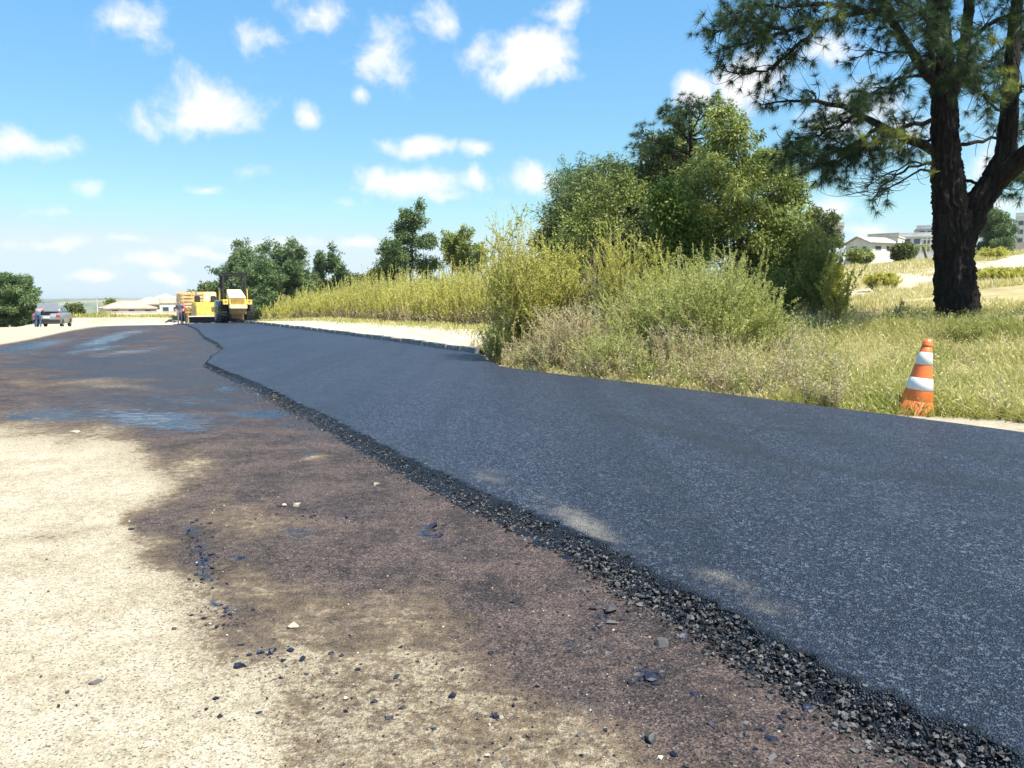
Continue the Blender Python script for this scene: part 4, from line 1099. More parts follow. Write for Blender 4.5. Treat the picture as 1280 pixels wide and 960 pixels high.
def big_pine():
    r = np.random.default_rng(5)
    D0 = 18.0
    base = P(1200, 407, D0); base[2] = float(H(base[0], base[1]))
    o = tag(empty('pine_tree', base), 'big dark-barked forked pine standing on the bank behind the cone', 'tree')
    W = lambda pts: np.array([P(a, b, D0 + dz) for a, b, dz in pts]) - base
    px2m = D0 / FPX
    def smooth(pts, n):
        pts = np.asarray(pts); t = np.linspace(0, 1, len(pts)); tt = np.linspace(0, 1, n)
        q = np.stack([np.interp(tt, t, pts[:, k]) for k in range(pts.shape[1])], -1)
        for _ in range(3): q[1:-1] = .5 * q[1:-1] + .25 * (q[:-2] + q[2:])
        return q
    def trunk(name, pts, wid, n=70, k=84, rough=1.0, parent=o):
        c = smooth(np.concatenate([W(pts), np.array(wid)[:, None] * px2m * .5], 1), n)
        v, f, cap = tube(c[:, :3], c[:, 3], k)
        # furrowed bark relief
        i = np.arange(len(v) - 2); ring = i // k; an = (i % k) / k
        ctr = c[ring, :3]; out = unit(v[:-2] - ctr)
        hgt = c[ring, 2]
        aa = np.minimum(an, 1 - an) * 2            # seam-free around the girth
        ph = an * 15 + 2.2 * (fbm(hgt * 1.5, aa * 5, 3, 4) - .5) + 1.2 * (fbm(hgt * 6, aa * 9, 7, 3) - .5)
        rel = 1 - (1 - np.abs((ph % 1) - .5) * 2) ** 2.2
        rel = 1 - rel
        plate = vnoise(hgt * 7 + 9 * vnoise(aa * 15, hgt * .7, 2), np.floor(ph), 9)
        v[:-2] += out * ((rel - .5) * .085 + (plate - .5) * .055 + (fbm(hgt * 20, aa * 30, 13, 2) - .5) * .03)[:, None] * rough * np.clip(c[ring, 3:4] / .35, .25, 1.1)
        g = Geo(); g.add(v, f); g.f.append(cap); g.m.append(np.zeros(len(cap), np.int32))
        g.obj(name, MAT['pinebark'], parent, True)
        return c
    main = trunk('trunk', [(1201, 425, 0), (1198, 400, 0), (1194, 350, 0), (1192, 300, 0), (1187, 250, 0), (1183, 200, .1), (1180, 130, .2), (1176, 60, .2), (1172, 0, .3), (1168, -120, .4), (1163, -260, .3), (1160, -400, .3)],
                 [60, 49, 44, 42, 38, 31, 27, 25, 23, 19, 14, 5], 260)
    fork = trunk('fork', [(1196, 320, .05), (1206, 285, .1), (1222, 255, .05), (1243, 225, 0), (1257, 195, -.1), (1261, 150, -.1), (1264, 90, .0), (1270, 20, .2), (1276, -80, .4), (1280, -200, .5)], [28, 34, 31, 28, 23, 19, 16, 13, 10, 5], 180)
    fork2 = trunk('fork', [(1240, 232, 0), (1262, 212, -.3), (1290, 188, -.8), (1330, 150, -1.2), (1370, 100, -1.4), (1400, 30, -1.6)], [22, 24, 21, 17, 12, 6], 90, 48)
    lead = trunk('fork', [(1186, 130, .2), (1198, 100, .5), (1206, 60, .6), (1212, 0, .8), (1220, -90, 1.0), (1224, -200, 1.1)], [10, 15, 13, 12, 9, 4], 90, 36)
    # branches: (pixel path with depth offset, start width px, twigs, tufted fraction)
    BR = [([(1160, 105, 0), (1150, 85, -.2), (1131, 55, -.5), (1118, 20, -.7), (1105, 8, -.9), (1070, 10, -1.1), (1030, 25, -1.3), (985, 42, -1.5), (935, 52, -1.7), (900, 62, -1.9)], 13, 1.0, .25),
          ([(1118, 20, -.7), (1090, -20, -.9), (1040, -45, -1.2), (980, -40, -1.3), (930, -30, -1.5)], 8, 1.0, .2),
          ([(1070, 10, -1.1), (1010, 5, -1.6), (960, 8, -1.9), (910, 15, -2.2)], 6, 1.0, .1),
          ([(1030, 25, -1.3), (990, 65, -1.0), (950, 95, -.8), (905, 88, -.6)], 5, 1.0, .15),
          ([(1166, 190, 0), (1140, 175, .3), (1105, 156, .5), (1072, 140, .6), (1050, 136, .7), (1023, 124, .8), (1000, 129, .9), (975, 129, 1.0), (952, 131, 1.1)], 13, .5, .35),
          ([(1105, 156, .5), (1080, 172, .9), (1050, 190, 1.2), (1015, 196, 1.4), (985, 190, 1.6)], 6, 1.5, .15),
          ([(1072, 140, .6), (1045, 160, .2), (1015, 172, -.1), (990, 178, -.3)], 5, 1.4, .1),
          ([(985, 42, -1.5), (950, 25, -1.2), (915, 30, -1.0), (893, 42, -.9)], 5, 1.5, .0),
          ([(1160, 150, .1), (1125, 160, -.4), (1090, 180, -.8), (1050, 205, -1.0), (1010, 205, -1.2)], 7, 1.2, .3),
          ([(1168, 172, .2), (1130, 180, .9), (1085, 190, 1.6), (1040, 175, 2.2)], 6, 1.1, .25),
          ([(1023, 124, .8), (1018, 115, .8), (1004, 113, .9)], 3, .0, 1.0),
          ([(1160, 95, 0), (1130, 95, -.6), (1100, 110, -1.1), (1075, 130, -1.5), (1045, 145, -1.7)], 5, .7, .4),
          ([(1165, 70, .2), (1135, 68, .9), (1100, 62, 1.5), (1068, 72, 1.9)], 4, .35, .6),
          ([(1162, 200, -.1), (1135, 205, -.6), (1112, 222, -1.0), (1100, 240, -1.3), (1088, 250, -1.5)], 4, .06, .5),
          ([(1166, 212, 0), (1148, 214, -.6), (1125, 226, -1.1), (1094, 250, -1.6)], 4, .05, .6),
          ([(1170, 205, .1), (1140, 203, .5), (1118, 212, .9), (1085, 232, 1.2)], 3, .1, .6),
          ([(1186, 60, .4), (1220, 40, -.3), (1255, 20, -.8), (1290, 10, -1.2), (1330, 0, -1.5)], 7, 1.0, .2),
          ([(1190, 120, .4), (1225, 85, 1.2), (1255, 60, 1.7), (1290, 50, 2.2)], 6, .9, .3),
          ([(1185, 190, .1), (1210, 178, .6), (1240, 172, 1.0), (1280, 165, 1.4), (1320, 160, 1.8)], 6, .5, .4),
          ([(1188, 215, 0), (1208, 226, .3), (1232, 232, .5), (1262, 232, .8)], 6, .35, .5),
          ([(1262, 120, 0), (1285, 105, -.6), (1320, 100, -1.0)], 5, 1.2, .1),
          ([(1258, 150, -.1), (1240, 130, -.8), (1225, 115, -1.3), (1212, 95, -1.7)], 4, .8, .3),
          ([(1258, 200, 0), (1275, 215, .6), (1285, 232, 1.0), (1310, 245, 1.4)], 5, 1.1, .2),
          ([(1180, 40, .2), (1150, 20, .8), (1110, -10, 1.4), (1060, -30, 2.0)], 6, 1.0, .2),
          ([(1176, 10, .2), (1205, -20, -.6), (1235, -40, -1.2), (1275, -50, -1.8)], 6, 1.0, .2),
          ([(1176, 90, .2), (1170, 70, -.9), (1160, 45, -1.8), (1150, 15, -2.6)], 5, .6, .4),
          ([(1180, 110, .2), (1192, 95, -.9), (1205, 85, -1.6), (1215, 60, -2.2)], 5, .7, .4),
          ([(1370, 100, -1.4), (1400, 60, -1.5), (1430, 10, -1.6), (1450, -40, -1.6)], 7, 1.2, .1),
          ([(1340, 140, -1.2), (1380, 130, -.8), (1430, 125, -.4), (1480, 130, 0)], 6, 1.1, .1),
          ([(1390, 60, -1.5), (1350, 30, -1.2), (1320, -10, -.9), (1300, -60, -.7)], 6, 1.1, .2),
          ([(1400, 30, -1.6), (1440, 60, -2.2), (1480, 70, -2.8)], 5, 1.2, .1),
          ([(1320, 160, -1.1), (1340, 170, -1.8), (1370, 185, -2.4)], 4, 1.0, .2),
          ([(1182, 120, .2), (1178, 105, 1.4), (1172, 85, 2.4), (1160, 60, 3.2)], 5, .9, .3)]
    # the unseen top of the crown goes on the same way
    for k in range(34):
        py = r.uniform(-330, -10); az = r.uniform(0, 6.28); ln = r.uniform(90, 250) * (1 - .5 * (-py / 400))
        a0 = 1172 - (-py) * .03
        pts = [(a0 + math.cos(az) * ln * q, py - 40 * q + 18 * q * q, .3 + math.sin(az) * ln * q * px2m) for q in (0, .3, .6, 1.0)]
        BR.append((pts, 7, 1.0, .3))
    gb, gt, gn, gdead = Geo(), Geo(), Geo(), Geo()
    tp, td, tv = [], [], []
    for pts, w0, dens, lo in BR:
        if 1158 <= pts[0][0] <= 1172: pts = [(1181, pts[0][1] + 6, .15)] + pts
        c = smooth(W(pts), 14); L_ = np.linalg.norm(np.diff(c, axis=0), axis=1).sum()
        c[1:-1] += r.normal(size=c[1:-1].shape) * .03
        gb = Geo(); add_tube(gb, c, np.linspace(w0 * px2m * .5, .012, 14), 7); gb.obj('branch', MAT['pinebark'], o, True)
        ax = unit(np.gradient(c, axis=0))
        m = int(dens * L_ * 17)
        for _ in range(m):
            t = lo + (1 - lo) * r.uniform() ; i = min(int(t * 13), 12)
            st = c[i] + (c[i + 1] - c[i]) * (t * 13 - i)
            d = unit(ax[i] * .7 + rnd_dirs(1, r)[0] * 1.0 + np.array([0, 0, .12]))
            ln = r.uniform(.25, .85) * (1.1 - .4 * t)
            dn = d + np.array([0, 0, -.30])
            q = np.linspace(0, 1, 5)[:, None]
            tw = st + d * q * ln + np.array([0, 0, 1]) * (-.35 * q ** 2 + .28 * q ** 3.5) * ln + r.normal(size=3) * .08 * ln * np.sin(q * 3.1)
            add_tube(gt, tw, np.linspace(.011, .005, 5), 4)
            tp.append(tw[-1]); td.append(tw[-1] - tw[-2]); tv.append(r.uniform(.1, .72))
            if r.uniform() < .55: tp.append(tw[3]); td.append(tw[3] - tw[2] + .1 * r.normal(size=3)); tv.append(r.uniform(.05, .6))
            if r.uniform() < .30: tp.append(tw[2] + r.normal(size=3) * .05); td.append(rnd_dirs(1, r)[0]); tv.append(r.uniform(.05, .5))
        if dens > 0: tp.append(c[-1]); td.append(ax[-1]); tv.append(.4)
        # bare curly dead twigs
        for _ in range(int(3 + L_ * (3.5 if dens < .6 else 2.0))):
            i = r.integers(2, 13); d = unit(ax[i] * .5 + rnd_dirs(1, r)[0] + np.array([0, 0, -.35])); ln = r.uniform(.2, .75)
            q = np.linspace(0, 1, 7)[:, None]; cu = rnd_dirs(1, r)[0]
            tw = c[i] + d * q * ln + cu * np.sin(q * r.uniform(1.5, 4)) * .14 * ln + np.array([0, 0, .28]) * q ** 3 * ln
            add_tube(gdead, tw, np.linspace(.007, .003, 7), 4)
    # sprays of bare curved twigs at the tips of the low dead boughs
    for (cx, cy) in ((1062, 245), (1080, 248), (1100, 238), (1072, 238), (1090, 230)):
        for _ in range(9):
            st = P(cx + 30 + r.normal() * 8, cy - 12 + r.normal() * 6, D0 - 1.0 + r.normal() * .4) - base
            q = np.linspace(0, 1, 8)[:, None]; ln = r.uniform(.35, .75)
            tw = st + np.array([-1, r.normal() * .5, -.35]) * q * ln + np.array([0, 0, .5]) * q ** 2.6 * ln + r.normal(size=3) * .05 * np.sin(q * 3)
            add_tube(gdead, tw, np.linspace(.007, .003, 8), 4)
    tp = np.array(tp); td = np.array(td); tv = np.array(tv)
    # extra tufts with brighter, yellower needles
    ex = np.array([P(a + r.normal() * 9, b + r.normal() * 7, D0 - 1.6 + r.normal() * .3) - base for a, b in [(1108, 172)] * 5 + [(1136, 176)] * 3 + [(1160, 205)] * 3 + [(1258, 105)] * 6 + [(1276, 112)] * 3 + [(1245, 48)] * 4 + [(1040, 12)] * 3 + [(1085, 180)] * 3])
    needles(gn, ex, rnd_dirs(len(ex), r) + np.array([0, 0, .5]), 90, .26, .007, r, r.uniform(.72, 1.0, len(ex)))
    for k in range(0, len(ex)):
        add_tube(gt, np.array([ex[k], ex[k] + np.array([.15, .35, -.12])]), [.008, .008], 4)
    needles(gn, tp, td, 70, r.uniform(.20, .29, len(tp)), .0072, r, tv)
    print('pine tufts', len(tp))
    tag(gt.obj('twigs', MAT['pinebark'], o), kind='stuff'); tag(gdead.obj('dead_twigs', MAT['pinebark'], o), kind='stuff'); gn.obj('needles', L['pine'], o)
big_pine()

# -------- trees behind the shrubs
def lobes_px(spec, D, depth=.8):
    """(px,py,half-w,half-h[,dD]) -> world ellipsoids at their real distance"""
    out = []
    for q in spec:
        px, py, hw, hh = q[:4]; dd = q[4] if len(q) > 4 else 0
        c = P(px, py, D + dd); k = (D + dd) / FPX
        out.append((*c, hw * k, hw * k * depth, hh * k))
    return out
def at_ground(px, D):
    x = (px - 640) / FPX * D; return np.array([x, D, float(H(x, D))])

tree('leafy_tree', 'sunlit feathery leafed tree behind the rounded pale bush', at_ground(925, 24), lobes_px([(915, 190, 40, 44), (895, 240, 50, 50, -.6), (950, 225, 45, 50, .3), (930, 290, 60, 48, -.4), (875, 285, 34, 40), (975, 275, 28, 36, .5), (905, 155, 26, 26, .2), (950, 340, 50, 40), (990, 235, 12, 24, .2), (860, 230, 22, 28)], 24),
     L['broad'], 430, 120, .13, .045, .36, 3, .14, droop=.55, squash=.7)
tree('leafy_tree', 'dark olive dense tree behind the tall yellow-green plumed weed', at_ground(770, 31), lobes_px([(735, 275, 48, 52), (775, 250, 42, 44), (810, 270, 42, 58), (840, 255, 28, 48), (700, 300, 30, 40), (760, 320, 70, 44, -1), (840, 320, 44, 44, -1), (800, 228, 34, 26), (845, 205, 30, 34), (825, 190, 22, 20), (870, 190, 26, 30)], 31),
     L['olive'], 430, 110, .16, .07, .46, 4, .2)
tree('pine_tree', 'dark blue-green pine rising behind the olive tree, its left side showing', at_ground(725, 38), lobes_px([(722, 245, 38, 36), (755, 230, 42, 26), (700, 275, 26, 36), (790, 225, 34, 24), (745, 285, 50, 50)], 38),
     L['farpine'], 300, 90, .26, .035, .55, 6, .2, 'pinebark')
tree('leafy_tree', 'bright green small tree between olive tree and feathery tree', at_ground(842, 22.5), lobes_px([(838, 262, 26, 26), (850, 290, 26, 36), (832, 245, 14, 16), (856, 320, 26, 40)], 22.5),
     L['bright'], 200, 60, .13, .05, .34, 7, .08)
tree('leafy_tree', 'pale twiggy tree in front of the olive tree, left of the bright green tree', at_ground(740, 25), lobes_px([(725, 300, 34, 26), (745, 275, 26, 26), (715, 330, 30, 34), (755, 240, 18, 18), (790, 235, 20, 18)], 25.5),
     L['broad'], 150, 55, .12, .045, .36, 8, .08)
tree('leafy_tree', 'dark undergrowth tree at the right end of the leafy trees', at_ground(985, 23), lobes_px([(985, 330, 36, 46), (1010, 345, 28, 40), (965, 370, 40, 34), (1000, 290, 18, 26), (1030, 365, 22, 30)], 23),
     L['broad'], 240, 66, .13, .05, .4, 9, .09)

def bare_pine():
    """long-needled pine whose top shows left of the feathery tree"""
    r = np.random.default_rng(9); D = 27.0
    base = at_ground(868, D); o = tag(empty('pine_tree', base), 'thin long-needled pine top sticking out left of the feathery tree', 'tree')
    c = np.array([P(868 + (q - .0) * -6, 405 - q * 275, D) for q in np.linspace(0, 1, 10)]) - base
    g = Geo(); add_tube(g, c, np.linspace(.16, .03, 10), 9); g.obj('trunk', MAT['pinebark'], o, True)
    gb, gn = Geo(), Geo(); tp, td = [], []
    for (ax, ay, bx, by, dz) in [(866, 190, 800, 165, -.6), (866, 180, 830, 140, .4), (865, 170, 862, 130, .3), (866, 165, 890, 130, -.3), (866, 195, 790, 185, .8), (866, 200, 812, 205, -.9), (867, 170, 910, 140, .4), (866, 185, 845, 150, -.8), (866, 175, 905, 165, .9), (867, 210, 835, 195, .2), (867, 160, 845, 145, 1.0), (867, 215, 800, 195, 0)]:
        a = P(ax, ay, D) - base; b = P(bx, by, D + dz) - base
        pth = limb_path(a, b, r, .06, 8); add_tube(gb, pth, np.linspace(.035, .012, 8), 5)
        for _ in range(34):
            t = r.uniform(.3, 1); p = pth[min(int(t * 7), 7)]; d = unit(rnd_dirs(1, r)[0] + np.array([0, 0, .5]) + unit(b - a)); e = p + d * r.uniform(.2, .55)
            add_tube(gb, np.array([p, (p + e) / 2 - np.array([0, 0, .03]), e]), [.01, .008, .006], 4); tp.append(e); td.append(d)
    needles(gn, np.array(tp), np.array(td), 46, np.full(len(tp), .27), .011, r, r.uniform(.1, .75, len(tp)))
    gb.obj('branches', MAT['pinebark'], o, True); gn.obj('needles', L['pine'], o)
bare_pine()

# -------- far trees: (kind, px, top, base half-width, D, label)
FT = 'far trees along the road'
def far_tree(kind, px, top, hw, D, label, seed, nm='far_tree', low=None, group=FT, n=150):
    r = np.random.default_rng(seed)
    b = at_ground(px, D); bpy_ = float(proj(b[0], b[1], b[2])[1])
    low = bpy_ - (bpy_ - top) * .12 if low is None else low
    spec = []
    hgt = low - top; hw = hw * 1.12
    if kind == 'pine':
        for q in np.linspace(0.05, 1, 8):
            wv = hw * (.25 + .75 * math.sin(min(q * 3.0, 1.57)))
            for _ in range(4):
                spec.append((px + r.uniform(-.68, .68) * wv, top + hgt * q + r.normal() * hgt * .04, wv * .42, hgt * .085, r.normal() * hw / FPX * D * .4))
        m = L['farpine']
    elif kind == 'round':
        for q in range(8): spec.append((px + r.uniform(-.6, .6) * hw, top + hgt * r.uniform(.22, .85), hw * r.uniform(.3, .5), hgt * r.uniform(.14, .22), r.normal() * hw / FPX * D * .4))
        m = L['olive']
    else:
        for q in range(8): spec.append((px + r.uniform(-.6, .6) * hw, top + hgt * r.uniform(.15, .8), hw * r.uniform(.25, .4), hgt * r.uniform(.10, .17), r.normal() * hw / FPX * D * .4))
        m = L['broad']
    k = D / FPX
    tree(nm, label, b, lobes_px(spec, D), m, int(n * (3.6 if kind != 'open' else 2.0)), 44, 3.2 * k, (1.5 if kind != 'pine' else 1.2) * k, 4.6 * k, seed, max(.12, hw * k * .06), 'pinebark' if kind == 'pine' else 'bark', group, trunk_top=P(px, top + hgt * .25, D), limbs=14, shell=.35)
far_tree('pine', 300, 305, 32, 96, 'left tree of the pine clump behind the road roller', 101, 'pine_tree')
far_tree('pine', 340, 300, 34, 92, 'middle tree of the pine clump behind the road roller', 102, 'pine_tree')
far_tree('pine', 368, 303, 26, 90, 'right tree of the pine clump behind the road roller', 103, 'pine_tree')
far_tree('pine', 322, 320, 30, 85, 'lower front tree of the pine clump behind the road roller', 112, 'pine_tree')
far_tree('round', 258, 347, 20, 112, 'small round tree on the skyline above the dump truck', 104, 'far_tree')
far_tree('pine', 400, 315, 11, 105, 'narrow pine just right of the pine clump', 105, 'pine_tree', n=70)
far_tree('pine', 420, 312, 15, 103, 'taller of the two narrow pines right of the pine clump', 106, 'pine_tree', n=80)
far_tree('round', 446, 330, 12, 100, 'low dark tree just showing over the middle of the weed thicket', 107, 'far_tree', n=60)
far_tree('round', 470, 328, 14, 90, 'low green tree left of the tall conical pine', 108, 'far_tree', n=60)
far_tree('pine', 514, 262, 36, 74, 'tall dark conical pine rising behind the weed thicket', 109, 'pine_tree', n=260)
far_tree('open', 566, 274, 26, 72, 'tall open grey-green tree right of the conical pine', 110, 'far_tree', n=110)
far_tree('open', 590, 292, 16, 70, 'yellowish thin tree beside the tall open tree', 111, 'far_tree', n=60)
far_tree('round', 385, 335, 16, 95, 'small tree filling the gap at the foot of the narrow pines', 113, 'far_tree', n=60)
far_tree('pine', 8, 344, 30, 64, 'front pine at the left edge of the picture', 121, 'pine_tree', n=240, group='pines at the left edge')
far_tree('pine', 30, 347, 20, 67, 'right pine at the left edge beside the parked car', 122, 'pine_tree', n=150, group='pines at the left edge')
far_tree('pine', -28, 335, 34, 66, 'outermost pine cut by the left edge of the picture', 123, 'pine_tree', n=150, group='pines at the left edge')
far_tree('round', 91, 380, 11, 84, 'small dark round tree right of the parked car', 124, 'far_tree', n=90, group='small far trees on the left')
far_tree('open', 142, 371, 10, 120, 'pale leafy tree beside the low houses', 125, 'far_tree', n=60, group='small far trees on the left')
far_tree('round', 1026, 259, 22, 92, 'dark round tree on the skyline right of the leafy trees', 131, 'far_tree', n=170, group='trees on the field skyline', low=312)
far_tree('pine', 1244, 263, 22, 105, 'conical dark tree on the skyline right of the pine trunk', 132, 'pine_tree', n=220, group='trees on the field skyline', low=314)
far_tree('round', 1128, 303, 13, 92, 'small round green tree in front of the white buildings', 133, 'far_tree', n=110, group='trees on the field skyline')
far_tree('open', 1075, 312, 16, 90, 'low green tree in front of the gabled white house', 134, 'far_tree', n=70, group='trees on the field skyline')

# ================================================================== BUILDINGS
MAT['white'] = plain('white_render', (.62, .61, .59), .8, dirt=.12, scale=.6)
MAT['cream'] = plain('cream_render', (.54, .49, .41), .8, dirt=.15, scale=.6)
MAT['grey'] = plain('grey_render', (.42, .44, .46), .8, dirt=.15, scale=.6)
MAT['tile'] = plain('clay_roof', (.40, .31, .24), .8, dirt=.3, scale=1.2)
MAT['roofgrey'] = plain('grey_roof', (.30, .29, .28), .8, dirt=.25, scale=1.2)
MAT['glass'] = plain('window_glass', (.05, .07, .09), .12, spec=.7, dirt=.1)
MAT['frame'] = plain('window_frame', (.55, .55, .53), .5)
MAT['door'] = plain('door_paint', (.22, .15, .10), .6)

def house(name, label, c, rz, w, d, h, wall, roof, roofmat, wins, group=None, sides=(), levels=1):
    """w along local x (the face towards the road at -y), gable or flat or hip roof"""
    o = tag(empty(name, c, rz), label, 'building', group)
    g = Geo(); box(g, (0, 0, h / 2 - .5), (w, d, h + 1), .02); 
    ov = .35
    if roof == 'gable_front':            # gable over the -y face
        rh = w * .2
        v = [(-w / 2, -d / 2, h), (w / 2, -d / 2, h), (0, -d / 2, h + rh), (-w / 2, d / 2, h), (w / 2, d / 2, h), (0, d / 2, h + rh)]
        g.add(v, [(0, 1, 2)]); g.add(v, [(4, 3, 5)])
    g.obj('wall', MAT[wall], o)
    g = Geo()
    if roof == 'gable_front':
        for s_ in (-1, 1):
            L_ = math.hypot(w / 2 + ov, rh * (1 + 2 * ov / w)); an = math.atan2(rh, w / 2)
            box(g, (s_ * (w / 4 + ov / 2), 0, h + rh / 2 - math.tan(an) * ov / 2 + .09), (L_, d + 2 * ov, .14), .01, (0, s_ * an, 0))
    elif roof == 'hip':
        rh = d * .22; a, b = w / 2 + ov, d / 2 + ov; q = max(a - b, .2)
        v = [(-a, -b, h), (a, -b, h), (a, b, h), (-a, b, h), (-q, 0, h + rh), (q, 0, h + rh)]
        g.add(v, [(0, 1, 5, 4), (2, 3, 4, 5)]); g.add(v, [(1, 2, 5), (3, 0, 4)]); box(g, (0, 0, h - .06), (2 * a, 2 * b, .12), .01)
    elif roof == 'none':
        box(g, (0, 0, h + .03), (w + .06, d + .08, .06), .01)
    else:
        box(g, (0, 0, h + .12), (w + .2, d + .2, .24), .02)
        box(g, (0, -d / 2 + .06, h + .45), (w + .2, .12, .5), .02)
    g.obj('roof' if roof != 'none' else 'coping', MAT[roofmat], o)
    for (x, z, ww, hh, side) in wins:
        wn = Geo(); 
        if side == 'f': ctr, sz, fr = (x, -d / 2 - .012, z), (ww, .05, hh), (ww + .16, .035, hh + .16)
        elif side == 'l': ctr, sz, fr = (-w / 2 - .012, x, z), (.05, ww, hh), (.035, ww + .16, hh + .16)
        else: ctr, sz, fr = (w / 2 + .012, x, z), (.05, ww, hh), (.035, ww + .16, hh + .16)
        f_ = box(Geo(), ctr, fr, .01).obj('window', MAT['frame'], o)
        box(Geo(), ctr, sz, .005).obj('pane', MAT['glass'], f_)
    return o

def hpos(px, base_py, D):
    p = P(px, base_py, D); return p
def face_cam(p): return math.atan2(p[0], -p[1]) + math.pi if False else -math.atan2(p[0], p[1])

p = hpos(1088, 322, 112); k = 112 / FPX
house('gabled_house', 'white gabled house left of the apartment blocks on the skyline', p, face_cam(p) - .75, 4.4, 5.0, 1.9, 'white', 'gable_front', 'roofgrey', [(-.8, 1.1, 1.3, .9, 'f'), (1.2, 1.1, .7, .7, 'f'), (-1.0, 1.2, 1.1, .5, 'r'), (1.0, 1.2, .8, .6, 'r')], 'buildings on the field skyline')
p = hpos(1107, 321, 120)
house('low_house', 'low white house just right of the gabled house', p, face_cam(p) - .2, 4.2, 5.0, 2.7, 'white', 'flat', 'cream', [(-1.2, 1.4, .8, .8, 'f'), (.8, 1.4, .9, .8, 'f')], 'buildings on the field skyline')
p = hpos(1143, 320, 128)
house('apartment_block', 'long white two-storey block left of the pine trunk', p, face_cam(p) + .1, 7.0, 5.0, 2.9, 'white', 'flat', 'white', [(x, z, .9, .8, 'f') for x in (-2.8, -1.4, 0, 1.4, 2.8) for z in (1.0, 2.2)], 'buildings on the field skyline')
p = hpos(1164, 318, 140)
house('apartment_block', 'taller grey-topped block directly left of the pine trunk', p, face_cam(p) + .1, 5.4, 5.0, 4.3, 'grey', 'flat', 'grey', [(x, z, .9, .8, 'f') for x in (-1.9, -.6, .6, 1.9) for z in (2.4, 3.6)], 'buildings on the field skyline')
p = hpos(1284, 312, 130)
house('apartment_block', 'white tower block cut by the right edge of the picture', p, face_cam(p), 3.6, 5.0, 5.2, 'white', 'flat', 'white', [(x, z, .7, .7, 'f') for x in (-1.1, .2, 1.2) for z in (1.4, 2.8, 4.2)], 'buildings on the field skyline')
p = hpos(1262, 313, 120)
house('garden_wall', 'low pale wall left of the white tower block', p, face_cam(p), 5.6, .3, 1.1, 'cream', 'none', 'cream', [])
p = hpos(1043, 300, 130)
house('low_house', 'pale house half hidden behind the round skyline tree', p, face_cam(p), 2.6, 4.0, 2.0, 'white', 'flat', 'cream', [(-.6, 1.3, .5, .6, 'f'), (.6, 1.3, .5, .6, 'f')], 'buildings on the field skyline')
# houses beyond the crest on the left
HL = 'houses beyond the crest on the left'
for (px, by, D, w, h, wall, roof, rm, rz, lab) in [
    (160, 393, 118, 7.0, 1.3, 'cream', 'hip', 'tile', .2, 'leftmost low house with a clay roof beyond the embankment'),
    (188, 393, 122, 5.6, 1.9, 'white', 'hip', 'tile', .1, 'white house with clay roof in the middle of the far row'),
    (208, 393, 126, 5.0, 2.5, 'white', 'hip', 'roofgrey', .0, 'taller white house with grey roof in the far row'),
    (221, 394, 118, 4.6, 2.0, 'white', 'flat', 'cream', .0, 'white flat-roofed house beside the dump truck')]:
    p = hpos(px, by, D); p[2] = -1.3
    hh = h + .35
    house('far_house', lab, p, face_cam(p) + rz, w, 5.0, hh, wall, roof, rm, [(x * w, hh * .62, .8, .7, 'f') for x in (-.32, 0, .32)], HL)
p = hpos(180, 396, 106); p[2] = -1.2
house('boundary_wall', 'long low white wall in front of the far houses', p, face_cam(p) + .1, 9.5, .25, 1.15, 'cream', 'none', 'white', [], None)

def pole(name, label, px, base_py, top_py, D, cat='pole', arm=True):
    b = P(px, base_py, D); t = P(px, top_py, D)
    b[2] = float(H(b[0], b[1]))
    o = tag(empty(name, b), label, cat)
    h = t[2] - b[2]
    part('post', MAT['cream'], o, tubes=[([(0, 0, -.2), (0, 0, h * .5), (0, 0, h)], [.09, .08, .07])])
    if arm: part('cross_arm', MAT['cream'], o, boxes=[((0, 0, h - .35), (1.3, .07, .07), .01)])
    return o
pole('utility_pole', 'white utility pole left of the far houses', 122, 392, 374, 105)
pole('utility_pole', 'thin pole in front of the white apartment block', 1157, 322, 296, 96)
def palm(px, top, D):
    b = at_ground(px, D); t = P(px, top + 6, D) - b; r = np.random.default_rng(3)
    o = tag(empty('palm_tree', b), 'small palm in front of the white apartment block', 'tree')
    g = Geo(); add_tube(g, np.array([[0, 0, -.1], t * .5, t]), [.16, .13, .10], 8); g.obj('trunk', MAT['bark'], o, True)
    g = Geo()
    for k in range(16):
        az = k * 2.4; q = np.linspace(0, 1, 12)[:, None]; d = np.array([math.cos(az), math.sin(az), 0])
        pth = t + d * q * 1.3 + np.array([0, 0, 1]) * (.55 * q - 1.1 * q * q)
        for sgn in (-1, 1): leaves(g, pth[1:], d * .6 + np.cross(d, [0, 0, 1]) * sgn + np.array([0, 0, -.3]), .42, .07, r.uniform(.3, .8, 11), r)
    g.obj('crown', L['broad'], o)
palm(1153, 301, 94)

